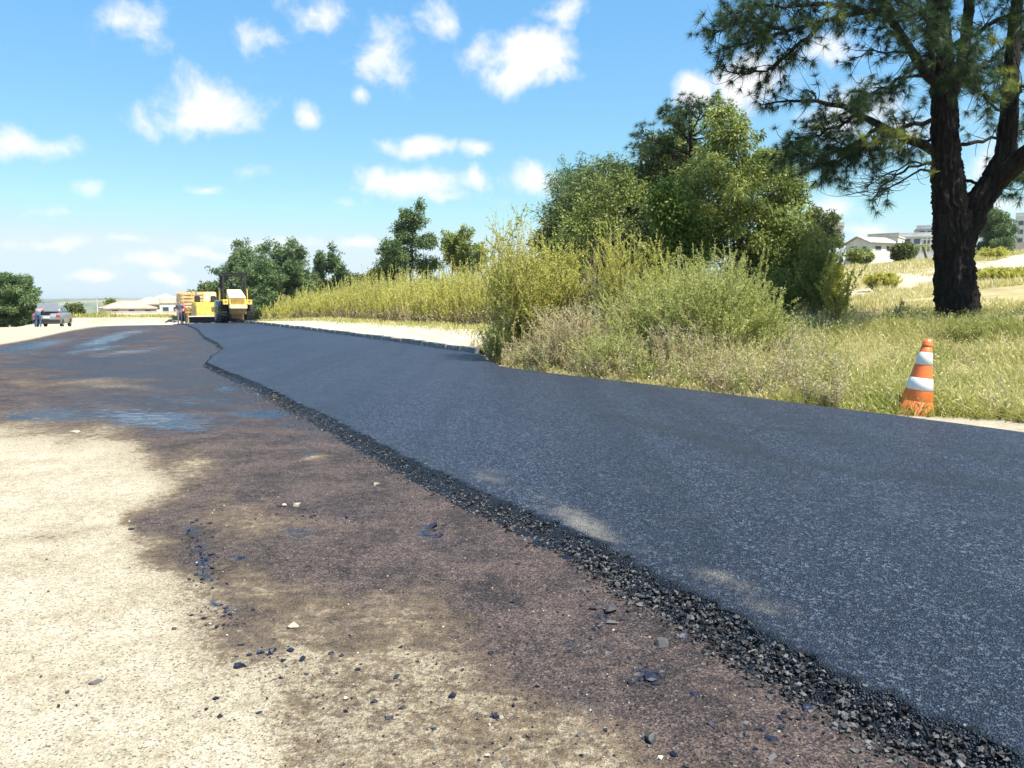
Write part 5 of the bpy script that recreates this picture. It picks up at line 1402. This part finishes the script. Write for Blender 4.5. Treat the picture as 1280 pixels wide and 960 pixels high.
# ================================================================== CONE
MAT['orange'] = plain('orange_plastic', (.78, .17, .04), .45, dirt=.14, scale=2.5)
MAT['band'] = plain('white_reflective_band', (.72, .72, .70), .5, dirt=.12, scale=3)
MAT['rubber'] = plain('black_rubber', (.022, .022, .024), .8, dirt=.3, scale=8)
def cone():
    b = P(1142, 521, 9.86); b[2] = -.085
    o = tag(empty('traffic_cone', b), 'orange traffic cone with two white bands, leaning, at the asphalt edge', 'traffic cone')
    o.rotation_euler = (R(2), R(6.5), R(10))
    h = 1.055; r0, r1 = .222, .045
    rad = lambda z: r0 + (r1 - r0) * (z - .06) / (h - .06)
    g = Geo(); box(g, (0, 0, .03), (.52, .52, .06), .02); g.obj('base_plate', MAT['orange'], o)
    g = Geo()
    pr = [(r0 + .01, .045), (rad(.10), .10), (rad(.125), .125), (rad(.13) - .003, .13), (rad(.25), .25), (rad(.255) - .004, .255), (rad(.262), .262), (rad(.5), .5), (rad(.8), .8), (rad(.95), .95), (rad(.955) - .006, .955), (rad(.962) + .002, .962), (rad(h) + .002, h), (rad(h) - .012, h), (rad(h) - .014, h - .06)]
    lathe(g, pr, 48); bd = g.obj('body', MAT['orange'], o, True)
    for a, c in ((.40, .555), (.725, .885)):
        g = Geo(); lathe(g, [(rad(a) + .0005, a), (rad(a) + .004, a + .003), (rad(c) + .004, c - .003), (rad(c) + .0005, c)], 48); g.obj('white_band', MAT['band'], o, True)
    g = Geo(); lathe(g, [(rad(.97) + .003, .965), (rad(.98) + .006, .975), (rad(.995) + .006, .99), (rad(1.0) + .002, .998)], 48); g.obj('collar', MAT['orange'], o, True)
cone()

# ================================================================== MACHINES
MAT['yellow'] = plain('yellow_machine_paint', (.76, .54, .12), .45, dirt=.25, scale=3)
MAT['cream_y'] = plain('sunlit_yellow_paint', (.80, .70, .42), .45, dirt=.15, scale=3)  # pale copy of the machine yellow with sun glare put into the colour
MAT['shaded_brown'] = plain('half_shaded_grille', (.34, .22, .10), .6, dirt=.35, scale=8)  # brown stands for half shade on the machine's rear, put into the colour
MAT['black'] = plain('black_paint', (.025, .025, .027), .5, dirt=.2)
MAT['steel'] = plain('worn_steel', (.42, .41, .40), .4, .7, dirt=.35, scale=5)
MAT['tan'] = plain('tan_truck_bed_paint', (.60, .42, .22), .6, dirt=.3, scale=2)
MAT['orangep'] = plain('orange_truck_paint', (.62, .25, .04), .5, dirt=.25)
MAT['lamp'] = plain('red_lamp_lens', (.55, .03, .025), .25, dirt=.1)
MAT['whitep'] = plain('white_panel', (.75, .73, .68), .6, dirt=.2)

def wheel(parent, c, r_, w, rim='steel', axis='X', name='wheel'):
    g = Geo(); hw = w / 2
    lathe(g, [(r_ * .5, -hw), (r_ * .80, -hw), (r_ * .95, -hw * .9), (r_, -hw * .62), (r_, -hw * .1), (r_ * .975, -hw * .06), (r_ * .975, hw * .06), (r_, hw * .1), (r_, hw * .62), (r_ * .95, hw * .9), (r_ * .80, hw), (r_ * .5, hw)], 36, axis)
    ty = g.obj(name, MAT['rubber'], parent, True, c)
    g = Geo(); lathe(g, [(.01, -hw * .45), (r_ * .30, -hw * .45), (r_ * .34, -hw * .75), (r_ * .52, -hw * .8), (r_ * .52, hw * .8), (r_ * .34, hw * .75), (r_ * .3, hw * .45), (.01, hw * .45)], 24, axis)
    g.obj('rim', MAT[rim], ty)
    return ty

def tread(g, r_, w, n=24):
    for i in range(n):
        a = i / n * 6.283
        for s_ in (-1, 1):
            box(g, (s_ * w * .24, math.cos(a) * r_ * .995, math.sin(a) * r_ * .995), (w * .5, .07, .05), .006, (a - math.pi / 2 + 0, 0, 0))

def roller():
    c = G(288.5, 403.5, ZA); 
    o = tag(empty('road_roller', (c[0], c[1] + 1.0, ZA + float(zroad(sn(c[0], c[1])[0]))), R(27)), 'yellow road roller seen from behind on the fresh asphalt', 'road roller')
    for s_ in (-1, 1):
        w = wheel(o, (s_ * .76, 0, .66), .66, .48, 'cream_y')
        g = Geo(); tread(g, .66, .48); g.obj('tread', MAT['rubber'], w)
    part('rear_frame', MAT['shaded_brown'], o, [((0, -.55, .70), (.98, .9, .34), .04), ((0, -.2, .42), (.7, .6, .3), .05)])
    part('counterweight', MAT['cream_y'], o, [((0, -1.02, 1.0), (1.06, .36, .28), .05)])
    part('engine_cover', MAT['yellow'], o, [((0, -.2, 1.32), (1.02, 1.5, .42), .03)])
    g = Geo()
    v = [(-.50, -.98, 1.53), (.50, -.98, 1.53), (.48, .7, 1.53), (-.48, .7, 1.53), (-.48, -.95, 1.60), (.48, -.95, 1.60), (.44, .7, 2.10), (-.44, .7, 2.10)]
    b = bmesh.new(); vs = [b.verts.new(q) for q in v]
    for f in ((0, 3, 2, 1), (4, 5, 6, 7), (0, 1, 5, 4), (1, 2, 6, 5), (2, 3, 7, 6), (3, 0, 4, 7)): b.faces.new([vs[i] for i in f])
    bmesh.ops.bevel(b, geom=list(b.edges), offset=.03, segments=2, affect='EDGES'); g.bm(b); g.obj('hood', MAT['cream_y'], o)
    gr = part('grille', MAT['shaded_brown'], o, [((0, -.96, 1.33), (.80, .05, .34), .01)])
    for i in range(5): part('slat', MAT['yellow'], gr, [((0, -.992, 1.20 + i * .065), (.74, .03, .022), .004)])
    for s_ in (-1, 1):
        part('fender', MAT['yellow'], o, [((s_ * .70, -.2, 1.40), (.36, 1.2, .10), .03), ((s_ * .70, -.82, 1.27), (.34, .08, .30), .03)])
        part('tail_lamp', MAT['lamp'], o, [((s_ * .70, -.872, 1.33), (.10, .03, .07), .01)])
    part('operator_deck', MAT['yellow'], o, [((0, 1.25, 1.25), (1.7, 1.1, .16), .03), ((0, 1.25, .9), (1.2, 1.0, .6), .04)])
    for s_ in (-1, 1):
        for y in (.42, 1.75):
            part('rollover_post', MAT['black'], o, [((s_ * .66, y, 2.15), (.11, .11, 1.75), .02)])
        part('hand_rail', MAT['yellow'], o, tubes=[([(s_ * .82, .7, 1.3), (s_ * .82, .75, 2.1), (s_ * .82, 1.5, 2.15), (s_ * .82, 1.7, 1.3)], .03)])
    part('canopy_frame', MAT['black'], o, [((0, .42, 3.03), (1.46, .12, .14), .02), ((0, 1.75, 3.03), (1.46, .12, .14), .02), ((-.66, 1.08, 3.03), (.12, 1.3, .12), .02), ((.66, 1.08, 3.03), (.12, 1.3, .12), .02), ((0, 1.08, 3.11), (1.5, 1.5, .04), .01)])
    part('seat', MAT['black'], o, [((0, .95, 2.0), (.46, .14, .62), .06), ((0, 1.18, 1.75), (.46, .46, .14), .05)])
    g = Geo(); an = np.linspace(0, 6.283, 20)
    add_tube(g, np.stack([.2 * np.cos(an), 1.75 + .06 * np.sin(an), 2.05 + .19 * np.sin(an)], -1), .018, 6); add_tube(g, np.array([[0, 1.75, 2.05], [0, 1.95, 1.3]]), .03, 6); g.obj('steering_wheel', MAT['black'], o, True)
    part('drum_frame', MAT['yellow'], o, [((-1.03, 2.9, .8), (.10, 1.9, .34), .03), ((1.03, 2.9, .8), (.10, 1.9, .34), .03), ((0, 3.9, .8), (2.16, .16, .34), .03), ((0, 1.98, .8), (2.16, .16, .34), .03)])
    g = Geo(); lathe(g, [(.02, -.95), (.66, -.95), (.70, -.93), (.70, .93), (.66, .95), (.02, .95)], 40, 'X', (0, 2.9, .70)); g.obj('drum', MAT['steel'], o, True)
roller()

def paver():
    c = G(257, 402.5, ZA); y0 = 55.5; x0 = (261 - 640) / FPX * y0
    s_, n_ = sn(x0, y0); z = float(zroad(s_)) + .05
    o = tag(empty('asphalt_paver', (x0, y0, z), R(29)), 'yellow asphalt paver left of the road roller', 'asphalt paver')
    part('screed', MAT['black'], o, [((-.2, -.3, .32), (2.3, .6, .40), .03)])
    part('screed_walkway', MAT['whitep'], o, [((-.2, -.68, .58), (2.3, .34, .06), .01)])
    for q in (-1, 1): part('end_gate', MAT['yellow'], o, [((-.2 + q * 1.17, -.25, .42), (.05, 1.1, .60), .01)])
    part('body', MAT['yellow'], o, [((.1, 1.6, 1.0), (1.7, 3.0, .95), .05), ((.1, .25, .75), (1.5, .35, .36), .03)])
    part('operator_deck', MAT['yellow'], o, [((.1, .8, 1.52), (1.9, 1.1, .10), .02), ((.1, .28, 1.2), (1.8, .06, .5), .02)])
    part('console', MAT['cream_y'], o, [((.35, 1.3, 1.95), (.9, .4, .75), .05)])
    part('white_panel', MAT['whitep'], o, [((.15, .20, 1.18), (.62, .08, .42), .02)])
    for q in (-.55, .55): part('seat', MAT['black'], o, [((q, .85, 1.78), (.4, .12, .5), .05), ((q, 1.0, 1.63), (.4, .4, .12), .04)])
    for q in (-1, 1): part('hand_rail', MAT['yellow'], o, tubes=[([(.1 + q * .95, .3, 1.55), (.1 + q * .95, .3, 2.35), (.1 + q * .95, 1.4, 2.35), (.1 + q * .95, 1.4, 1.55)], .03)])
    part('exhaust', MAT['steel'], o, tubes=[([(-.45, 2.2, 1.4), (-.45, 2.2, 2.5)], .05)])
    for q in (-1, 1): part('crawler_track', MAT['rubber'], o, [((.1 + q * .72, 1.7, .36), (.34, 2.6, .66), .14)])
    for q in (-1, 1): part('hopper_wing', MAT['yellow'], o, [((.1 + q * .95, 3.7, 1.0), (.7, 1.5, .06), .01, (0, q * -.7, 0))])
    part('auger', MAT['steel'], o, tubes=[([(-1.3, .1, .4), (.9, .1, .4)], .09)])
paver()

def truck():
    y0 = 64.0; x0 = (247.5 - 640) / FPX * y0; s_, n_ = sn(x0, y0); z = float(zroad(s_))
    o = tag(empty('dump_truck', (x0, y0, z), R(27)), 'tan dump truck bed behind the asphalt paver', 'truck')
    part('bed', MAT['tan'], o, [((0, 2.4, 1.62), (2.36, 4.6, .10), .02), ((-1.16, 2.4, 2.12), (.06, 4.6, 1.0), .01), ((1.16, 2.4, 2.12), (.06, 4.6, 1.0), .01), ((0, 4.7, 2.2), (2.36, .06, 1.2), .01)])
    tg = part('tailgate', MAT['tan'], o, [((0, .08, 2.12), (2.26, .06, 1.0), .01)])
    for i in range(4): part('rib', MAT['tan'], tg, [((0, .03, 1.70 + i * .28), (2.30, .07, .07), .01)])
    for q in (-1.0, 0, 1.0): part('stake', MAT['tan'], tg, [((q, .02, 2.12), (.08, .06, 1.02), .01)])
    part('chassis', MAT['black'], o, [((0, 2.9, 1.05), (.9, 6.6, .24), .02)])
    part('tool_box', MAT['orangep'], o, [((-.78, .5, 1.22), (.62, .5, .52), .03)])
    for q in (-1, 1): part('tail_lamp', MAT['lamp'], o, [((q * .95, .2, 1.35), (.2, .06, .1), .01)])
    part('bumper', MAT['black'], o, [((0, .3, .8), (2.1, .08, .12), .01)])
    for y in (1.2, 2.3):
        for q in (-1, 1): wheel(o, (q * .92, y, .5), .5, .52, 'steel')
    for q in (-1, 1): wheel(o, (q * .95, 6.1, .5), .5, .28, 'steel')
    part('cab', MAT['whitep'], o, [((0, 6.2, 1.6), (2.2, 1.6, 1.7), .12)])
    part('windscreen', MAT['glass'], o, [((0, 7.01, 1.95), (1.9, .04, .7), .01)])
truck()

# -------- people
MAT['skin'] = plain('skin', (.42, .26, .18), .6, dirt=.1)
def cloth(n, c): return plain(n, c, .85, dirt=.25, scale=14)
def person(label, loc, rz, joints, shirt, trousers, shoe=(.05, .04, .035), hair=(.02, .016, .013), hat=None, waist=.95, group=None):
    """one skinned body; joints: dict of points"""
    J = joints
    names = ['pelvis', 'chest', 'neck', 'head', 'crown', 'lsh', 'lel', 'lwr', 'lha', 'rsh', 'rel', 'rwr', 'rha', 'lhip', 'lkn', 'lan', 'lto', 'rhip', 'rkn', 'ran', 'rto']
    rad = dict(pelvis=(.16, .12), chest=(.18, .125), neck=(.06, .06), head=(.085, .095), crown=(.075, .085), lsh=(.07, .07), lel=(.048, .048), lwr=(.036, .036), lha=(.045, .025), rsh=(.07, .07), rel=(.048, .048), rwr=(.036, .036), rha=(.045, .025),
               lhip=(.10, .10), lkn=(.068, .068), lan=(.048, .048), lto=(.045, .035), rhip=(.10, .10), rkn=(.068, .068), ran=(.048, .048), rto=(.045, .035))
    E = [('pelvis', 'chest'), ('chest', 'neck'), ('neck', 'head'), ('head', 'crown'), ('chest', 'lsh'), ('lsh', 'lel'), ('lel', 'lwr'), ('lwr', 'lha'), ('chest', 'rsh'), ('rsh', 'rel'), ('rel', 'rwr'), ('rwr', 'rha'),
         ('pelvis', 'lhip'), ('lhip', 'lkn'), ('lkn', 'lan'), ('lan', 'lto'), ('pelvis', 'rhip'), ('rhip', 'rkn'), ('rkn', 'ran'), ('ran', 'rto')]
    me = bpy.data.meshes.new('body'); me.from_pydata([J[n] for n in names], [(names.index(a), names.index(b)) for a, b in E], [])
    t = bpy.data.objects.new('tmp', me); COL.objects.link(t)
    sk = t.modifiers.new('s', 'SKIN'); sub = t.modifiers.new('u', 'SUBSURF'); sub.levels = 2
    for i, n in enumerate(names):
        me.skin_vertices[0].data[i].radius = rad[n]; me.skin_vertices[0].data[i].use_root = (n == 'pelvis')
    dg = bpy.context.evaluated_depsgraph_get(); ev = bpy.data.meshes.new_from_object(t.evaluated_get(dg))
    bpy.data.objects.remove(t)
    A = {n: np.array(J[n]) for n in names}
    seg = {e: i for i, e in enumerate(E)}
    mats = [MAT['skin'], cloth('shirt_cloth', shirt), cloth('trouser_cloth', trousers), cloth('shoe', shoe), cloth('hair', hair)]
    for m in mats: ev.materials.append(m)
    kind = {0: 1, 1: 1, 2: 0, 3: 0, 4: 1, 5: 1, 6: 0, 7: 0, 8: 1, 9: 1, 10: 0, 11: 0, 12: 2, 13: 2, 14: 2, 15: 3, 16: 2, 17: 2, 18: 2, 19: 3}
    up = unit(A['crown'] - A['neck']); fw = None
    for f in ev.polygons:
        c = np.array(f.center); best = (9, 0)
        for e, i in seg.items():
            a, b = A[e[0]], A[e[1]]; d = b - a; tt = np.clip((c - a) @ d / (d @ d), 0, 1); dist = np.linalg.norm(c - a - tt * d)
            if dist < best[0]: best = (dist, i, tt)
        m = kind[best[1]]
        if best[1] == 0 and best[2] < .25: m = 2
        if best[1] in (2, 3) and (c - A['head']) @ up > .055: m = 4
        f.material_index = m; f.use_smooth = True
    o = bpy.data.objects.new('person', ev); COL.objects.link(o); o.location = loc; o.rotation_euler = (0, 0, rz)
    tag(o, label, 'person', group)
    if hat:
        g = Geo(); cc = A['crown'] + up * .02
        lathe(g, [(.001, .11), (.07, .09), (.105, .03), (.11, 0), (.16, -.012), (.16, -.02), (.10, -.02)], 20)
        h = g.obj('hard_hat', cloth('hat_shell', hat), o, True, cc)
    return o
def standing(arm=.12, fwd=.06, step=.10):
    return dict(pelvis=(0, 0, .95), chest=(0, .01, 1.30), neck=(0, 0, 1.50), head=(0, -.02, 1.60), crown=(0, -.02, 1.68), lsh=(-.19, 0, 1.42), lel=(-.26, .02, 1.14), lwr=(-.22, -fwd * 2, .92), lha=(-.21, -fwd * 2.6, .84), rsh=(.19, 0, 1.42), rel=(.27, .03, 1.15), rwr=(.2, -fwd * 4, 1.0), rha=(.15, -fwd * 5, .98),
                lhip=(-.10, 0, .88), lkn=(-.12, -.03 - step * .3, .49), lan=(-.13, .02 - step, .08), lto=(-.15, -.14 - step, .035), rhip=(.10, 0, .88), rkn=(.12, -.02 + step * .3, .49), ran=(.13, .03 + step, .08), rto=(.15, -.13 + step, .035))
def ploc(px, D):
    x = (px - 640) / FPX * D; s_, n_ = sn(x, D); return (x, D, float(zroad(s_)) + .005)
person('worker in dark grey shirt standing left of the paver', ploc(226, 55.0), R(40), standing(), (.07, .08, .10), (.16, .15, .19), hat=None)
person('worker in pink-red shirt standing beside the paver', ploc(231.5, 55.8), R(-60), standing(.1, .1), (.62, .10, .16), (.05, .05, .08), hat=None)

# -------- parked car with open boot
def car():
    y0 = 53.0; x0 = (68.5 - 640) / FPX * y0; s_, n_ = sn(x0, y0); z = max(float(zroad(s_)), float(H(x0, y0))) + .0
    rz = R(20)
    o = tag(empty('parked_car', (x0, y0, z), rz), 'silver car parked with its boot open on the sandy shoulder', 'car')
    silver = plain('silver_car_paint', (.24, .25, .265), .3, .35, .6, .1)
    # body: side profile extruded and pinched, rear at -y
    prof = [(-2.05, .42), (-2.08, .62), (-2.0, .92), (-1.55, .98), (-1.05, 1.02), (-.85, 1.02), (1.0, .98), (1.95, .80), (2.1, .62), (2.08, .32), (1.6, .24), (-1.7, .26), (-1.98, .30)]
    def extr(prof, hw_fn):
        b = bmesh.new(); n = len(prof); rows = []
        for s in (-1, -.86, .86, 1):
            rows.append([b.verts.new((s * hw_fn(y, zz) if abs(s) == 1 else s * hw_fn(y, zz), y * (1 if abs(s) < 1 else .985), zz if abs(s) < 1 else zz * .97 + .02)) for y, zz in prof])
        for r0, r1 in zip(rows[:-1], rows[1:]):
            for i in range(n): b.faces.new((r0[i], r0[(i + 1) % n], r1[(i + 1) % n], r1[i]))
        b.faces.new(rows[0][::-1]); b.faces.new(rows[-1])
        bmesh.ops.recalc_face_normals(b, faces=b.faces)
        bmesh.ops.bevel(b, geom=[e for e in b.edges], offset=.02, segments=2, affect='EDGES', clamp_overlap=True)
        return b
    Geo().bm(extr(prof, lambda y, zz: .83 if zz > .5 else .80)).obj('body', silver, o, True)
    cab = [(-1.50, .98), (-1.02, 1.36), (-.75, 1.42), (.15, 1.42), (.95, .98)]
    Geo().bm(extr(cab, lambda y, zz: .80 - (zz - .98) * .42)).obj('cabin', silver, o, True)
    part('rear_window', MAT['glass'], o, [((0, -1.285, 1.175), (1.16, .03, .50), .01, (-.905, 0, 0))])
    part('windscreen', MAT['glass'], o, [((0, .58, 1.22), (1.2, .03, .74), .01, (1.08, 0, 0))])
    for q in (-1, 1):
        part('side_window', MAT['glass'], o, [((q * .725, -.55, 1.2), (.02, .75, .30), .01, (0, q * -.38, 0)), ((q * .725, .25, 1.2), (.02, .65, .30), .01, (0, q * -.38, 0))])
        part('tail_lamp', MAT['lamp'], o, [((q * .68, -2.055, .80), (.24, .06, .16), .02)])
        part('door_handle', MAT['black'], o, [((q * .835, -.35, .84), (.02, .16, .03), .005)])
        for y in (-1.3, 1.3): wheel(o, (q * .74, y, .30), .30, .18, 'steel')
    part('bumper', MAT['black'], o, [((0, -2.09, .46), (1.60, .12, .20), .04)])
    part('number_plate', MAT['whitep'], o, [((0, -2.105, .70), (.38, .02, .12), .004)])
    part('dark_boot_plate', MAT['black'], o, [((-.22, -1.86, .975), (.9, .42, .05), .01)])  # flat black plate on the solid body, painted as the unlit boot interior
    part('boot_lid', silver, o, [((.0, -1.50, 1.36), (1.25, .05, .62), .02, (-.35, 0, 0))])
    # person bending over the boot from the left
    a = math.cos(rz), math.sin(rz)
    lx, ly = -.42, -2.38
    loc = (x0 + lx * a[0] - ly * a[1], y0 + lx * a[1] + ly * a[0], z)
    J = dict(pelvis=(0, -.05, .98), chest=(.03, .30, 1.22), neck=(.05, .50, 1.22), head=(.06, .60, 1.18), crown=(.06, .67, 1.14), lsh=(-.16, .40, 1.24), lel=(-.2, .52, 1.02), lwr=(-.12, .62, .93), lha=(-.1, .70, .93), rsh=(.22, .40, 1.24), rel=(.26, .5, 1.02), rwr=(.2, .64, .94), rha=(.2, .72, .94),
             lhip=(-.10, -.05, .90), lkn=(-.12, .02, .50), lan=(-.13, -.06, .08), lto=(-.14, .10, .035), rhip=(.10, -.05, .90), rkn=(.12, .02, .50), ran=(.13, -.06, .08), rto=(.14, .10, .035))
    person('person in brown shirt and blue jeans bending into the car boot', loc, rz, J, (.30, .20, .155), (.045, .09, .18))
car()

# ================================================================== LOOSE STONES, SMALL THINGS
rk = [('pebble', 'pale', 944, 822, 13, 'white pebble resting against the rough asphalt edge', 'stone', 1.1), ('pebble', 'pale', 950, 838, 10, 'yellowish pebble just below the white one at the asphalt edge', 'stone', .8),
      ('pebble', 'pale', 366, 783, 15, 'flat cream pebble where the pale sand meets the brown prime', 'stone', .45), ('pebble', 'pale', 469, 607, 10, 'small cream stone lying alone on the brown prime', 'stone', .6), ('pebble', 'pale', 94, 541, 15, 'flat pale stone on the sand patch at the left', 'stone', .35),
      ('pebble', 'pale', 820, 761, 9, 'small yellow stone at the asphalt edge above the white pebble', 'stone', .8), ('pebble', 'pale', 355, 632, 9, 'left of two greyish stones lying side by side on the prime', 'stone', .5), ('pebble', 'pale', 372, 632, 11, 'right of two greyish stones lying side by side on the prime', 'stone', .5),
      ('pebble', 'pale', 218, 786, 8, 'rounded white pebble on the open sand', 'stone', .8), ('pebble', 'pale', 610, 945, 8, 'pale pebble near the bottom edge in the speckled sand', 'stone', .8),
      ('asphalt_lump', 'agg', 827, 806, 18, 'dark asphalt lump lying alone just off the rough edge', 'asphalt lump', .7), ('asphalt_lump', 'agg', 812, 925, 20, 'black asphalt lump near the bottom edge of the picture', 'asphalt lump', .6),
      ('asphalt_lump', 'agg', 762, 765, 24, 'large crumbly asphalt lump beside the middle of the rough edge', 'asphalt lump', .6), ('asphalt_lump', 'agg', 764, 780, 16, 'smaller asphalt lump just below the large crumbly one', 'asphalt lump', .6), ('asphalt_lump', 'agg', 740, 762, 12, 'small asphalt lump left of the large crumbly one', 'asphalt lump', .6),
      ('tar_lump', 'tar', 855, 796, 14, 'shiny blue-black tar flake close to the asphalt edge', 'tar lump', .35), ('tar_lump', 'tar', 913, 822, 15, 'shiny tar flake left of the white pebble', 'tar lump', .4), ('tar_lump', 'tar', 815, 848, 26, 'largest shiny tar lump on the brown prime', 'tar lump', .4), ('tar_lump', 'tar', 865, 868, 13, 'small tar flake right of the largest tar lump', 'tar lump', .35),
      ('tar_lump', 'tar', 963, 866, 14, 'tar flake below the yellowish pebble', 'tar lump', .35), ('tar_lump', 'tar', 1010, 887, 18, 'tar flake under the rough edge at lower right', 'tar lump', .4), ('tar_lump', 'tar', 965, 925, 14, 'tar flake near the bottom edge left of the rough edge', 'tar lump', .4),
      ('tar_lump', 'tar', 340, 817, 16, 'left tar lump on the sand border at the lower left', 'tar lump', .5), ('tar_lump', 'tar', 363, 815, 14, 'middle tar lump on the sand border at the lower left', 'tar lump', .5), ('tar_lump', 'tar', 378, 825, 14, 'right tar lump on the sand border at the lower left', 'tar lump', .4), ('tar_lump', 'tar', 298, 834, 16, 'tar lump lying on pale sand left of the group of three', 'tar lump', .4),
      ('tar_lump', 'tar', 303, 698, 13, 'single blue-black tar flake right of the tar streak', 'tar lump', .3), ('tar_lump', 'tar', 541, 659, 14, 'glossy tar lump in the middle of the brown prime', 'tar lump', .5), ('asphalt_lump', 'agg', 165, 662, 8, 'small dark lump alone on the pale sand', 'asphalt lump', .7),
      ('asphalt_lump', 'agg', 120, 854, 16, 'thin dark sliver lying on the pale sand', 'asphalt lump', .3), ('asphalt_lump', 'agg', 85, 866, 6, 'tiny dark crumb left of the sliver on the sand', 'asphalt lump', .6)]
for i, (nm, m, px, py, w, lab, cat, fl) in enumerate(rk): rock(nm, MAT[m], px, py, w, lab, cat, fl, i)
# crumbs of tar beside the streaks
def tar_crumbs():
    r = np.random.default_rng(77); g = Geo()
    for (cx, cy, sx, sy, n) in [(258, 705, 9, 20, 60), (240, 668, 7, 14, 30), (280, 770, 20, 10, 40), (345, 820, 30, 10, 50), (545, 668, 14, 10, 30), (760, 770, 14, 10, 40), (815, 845, 16, 12, 40), (720, 806, 30, 8, 30), (365, 640, 40, 10, 30), (450, 850, 100, 26, 40), (330, 880, 60, 30, 14), (600, 900, 120, 30, 24), (640, 760, 120, 50, 70), (1000, 900, 60, 25, 80)]:
        for _ in range(n):
            p = G(cx + r.normal() * sx, cy + r.normal() * sy, .002)
            s_, n_ = sn(p[0], p[1])
            if n_ > nl(s_) - .16: continue
            stones(g, p[None], np.array([r.gamma(2.0, .0028)]).clip(.002, .014), r, .6)
    o = g.obj('tar_crumbs', MAT['tar']); tag(o, 'small shiny tar crumbs scattered over prime and sand', 'gravel', kind='stuff')
tar_crumbs()
def far_heap():
    p = G(213.5, 404, 0); o = None
    r = np.random.default_rng(2); g = Geo()
    n = 60; q = r.normal(size=(n, 2)) * .12
    stones(g, np.stack([q[:, 0], q[:, 1], .22 * np.exp(-(q ** 2).sum(1) / .1)], -1), r.uniform(.05, .09, n), r)
    o = g.obj('asphalt_heap', MAT['agg'], loc=p); tag(o, 'small black heap of asphalt left of the workers', 'asphalt heap')
far_heap()
def stick():
    a = hit(1208, 441); b = P(1232, 427, a[1] + .25); 
    o = part('wooden_stick', plain('weathered_wood', (.30, .16, .08), .8), None, tubes=[([tuple(a - np.array([0, 0, .02])), tuple((a + b) / 2 + np.array([0, 0, .01])), tuple(b)], [.022, .02, .018])])
    tag(o, 'brown wooden stick leaning in the grass right of the cone', 'stick')
stick()

# ================================================================== HAZE
def haze():
    g = Geo(); b = bmesh.new(); bmesh.ops.create_cube(b, size=1.0); bmesh.ops.scale(b, vec=(19000, 19000, 140), verts=b.verts); bmesh.ops.translate(b, vec=(0, 0, -30), verts=b.verts); g.bm(b)
    m = bpy.data.materials.new('haze'); m.use_nodes = True; t = m.node_tree; t.nodes.clear()
    o_ = t.nodes.new('ShaderNodeOutputMaterial'); v = t.nodes.new('ShaderNodeVolumePrincipled')
    v.inputs['Color'].default_value = (.80, .88, 1.0, 1); v.inputs['Density'].default_value = HAZE; v.inputs['Anisotropy'].default_value = .2
    t.links.new(v.outputs[0], o_.inputs['Volume'])
    tag(g.obj('haze', m), kind='stuff')
HAZE = 1.1e-4
haze()
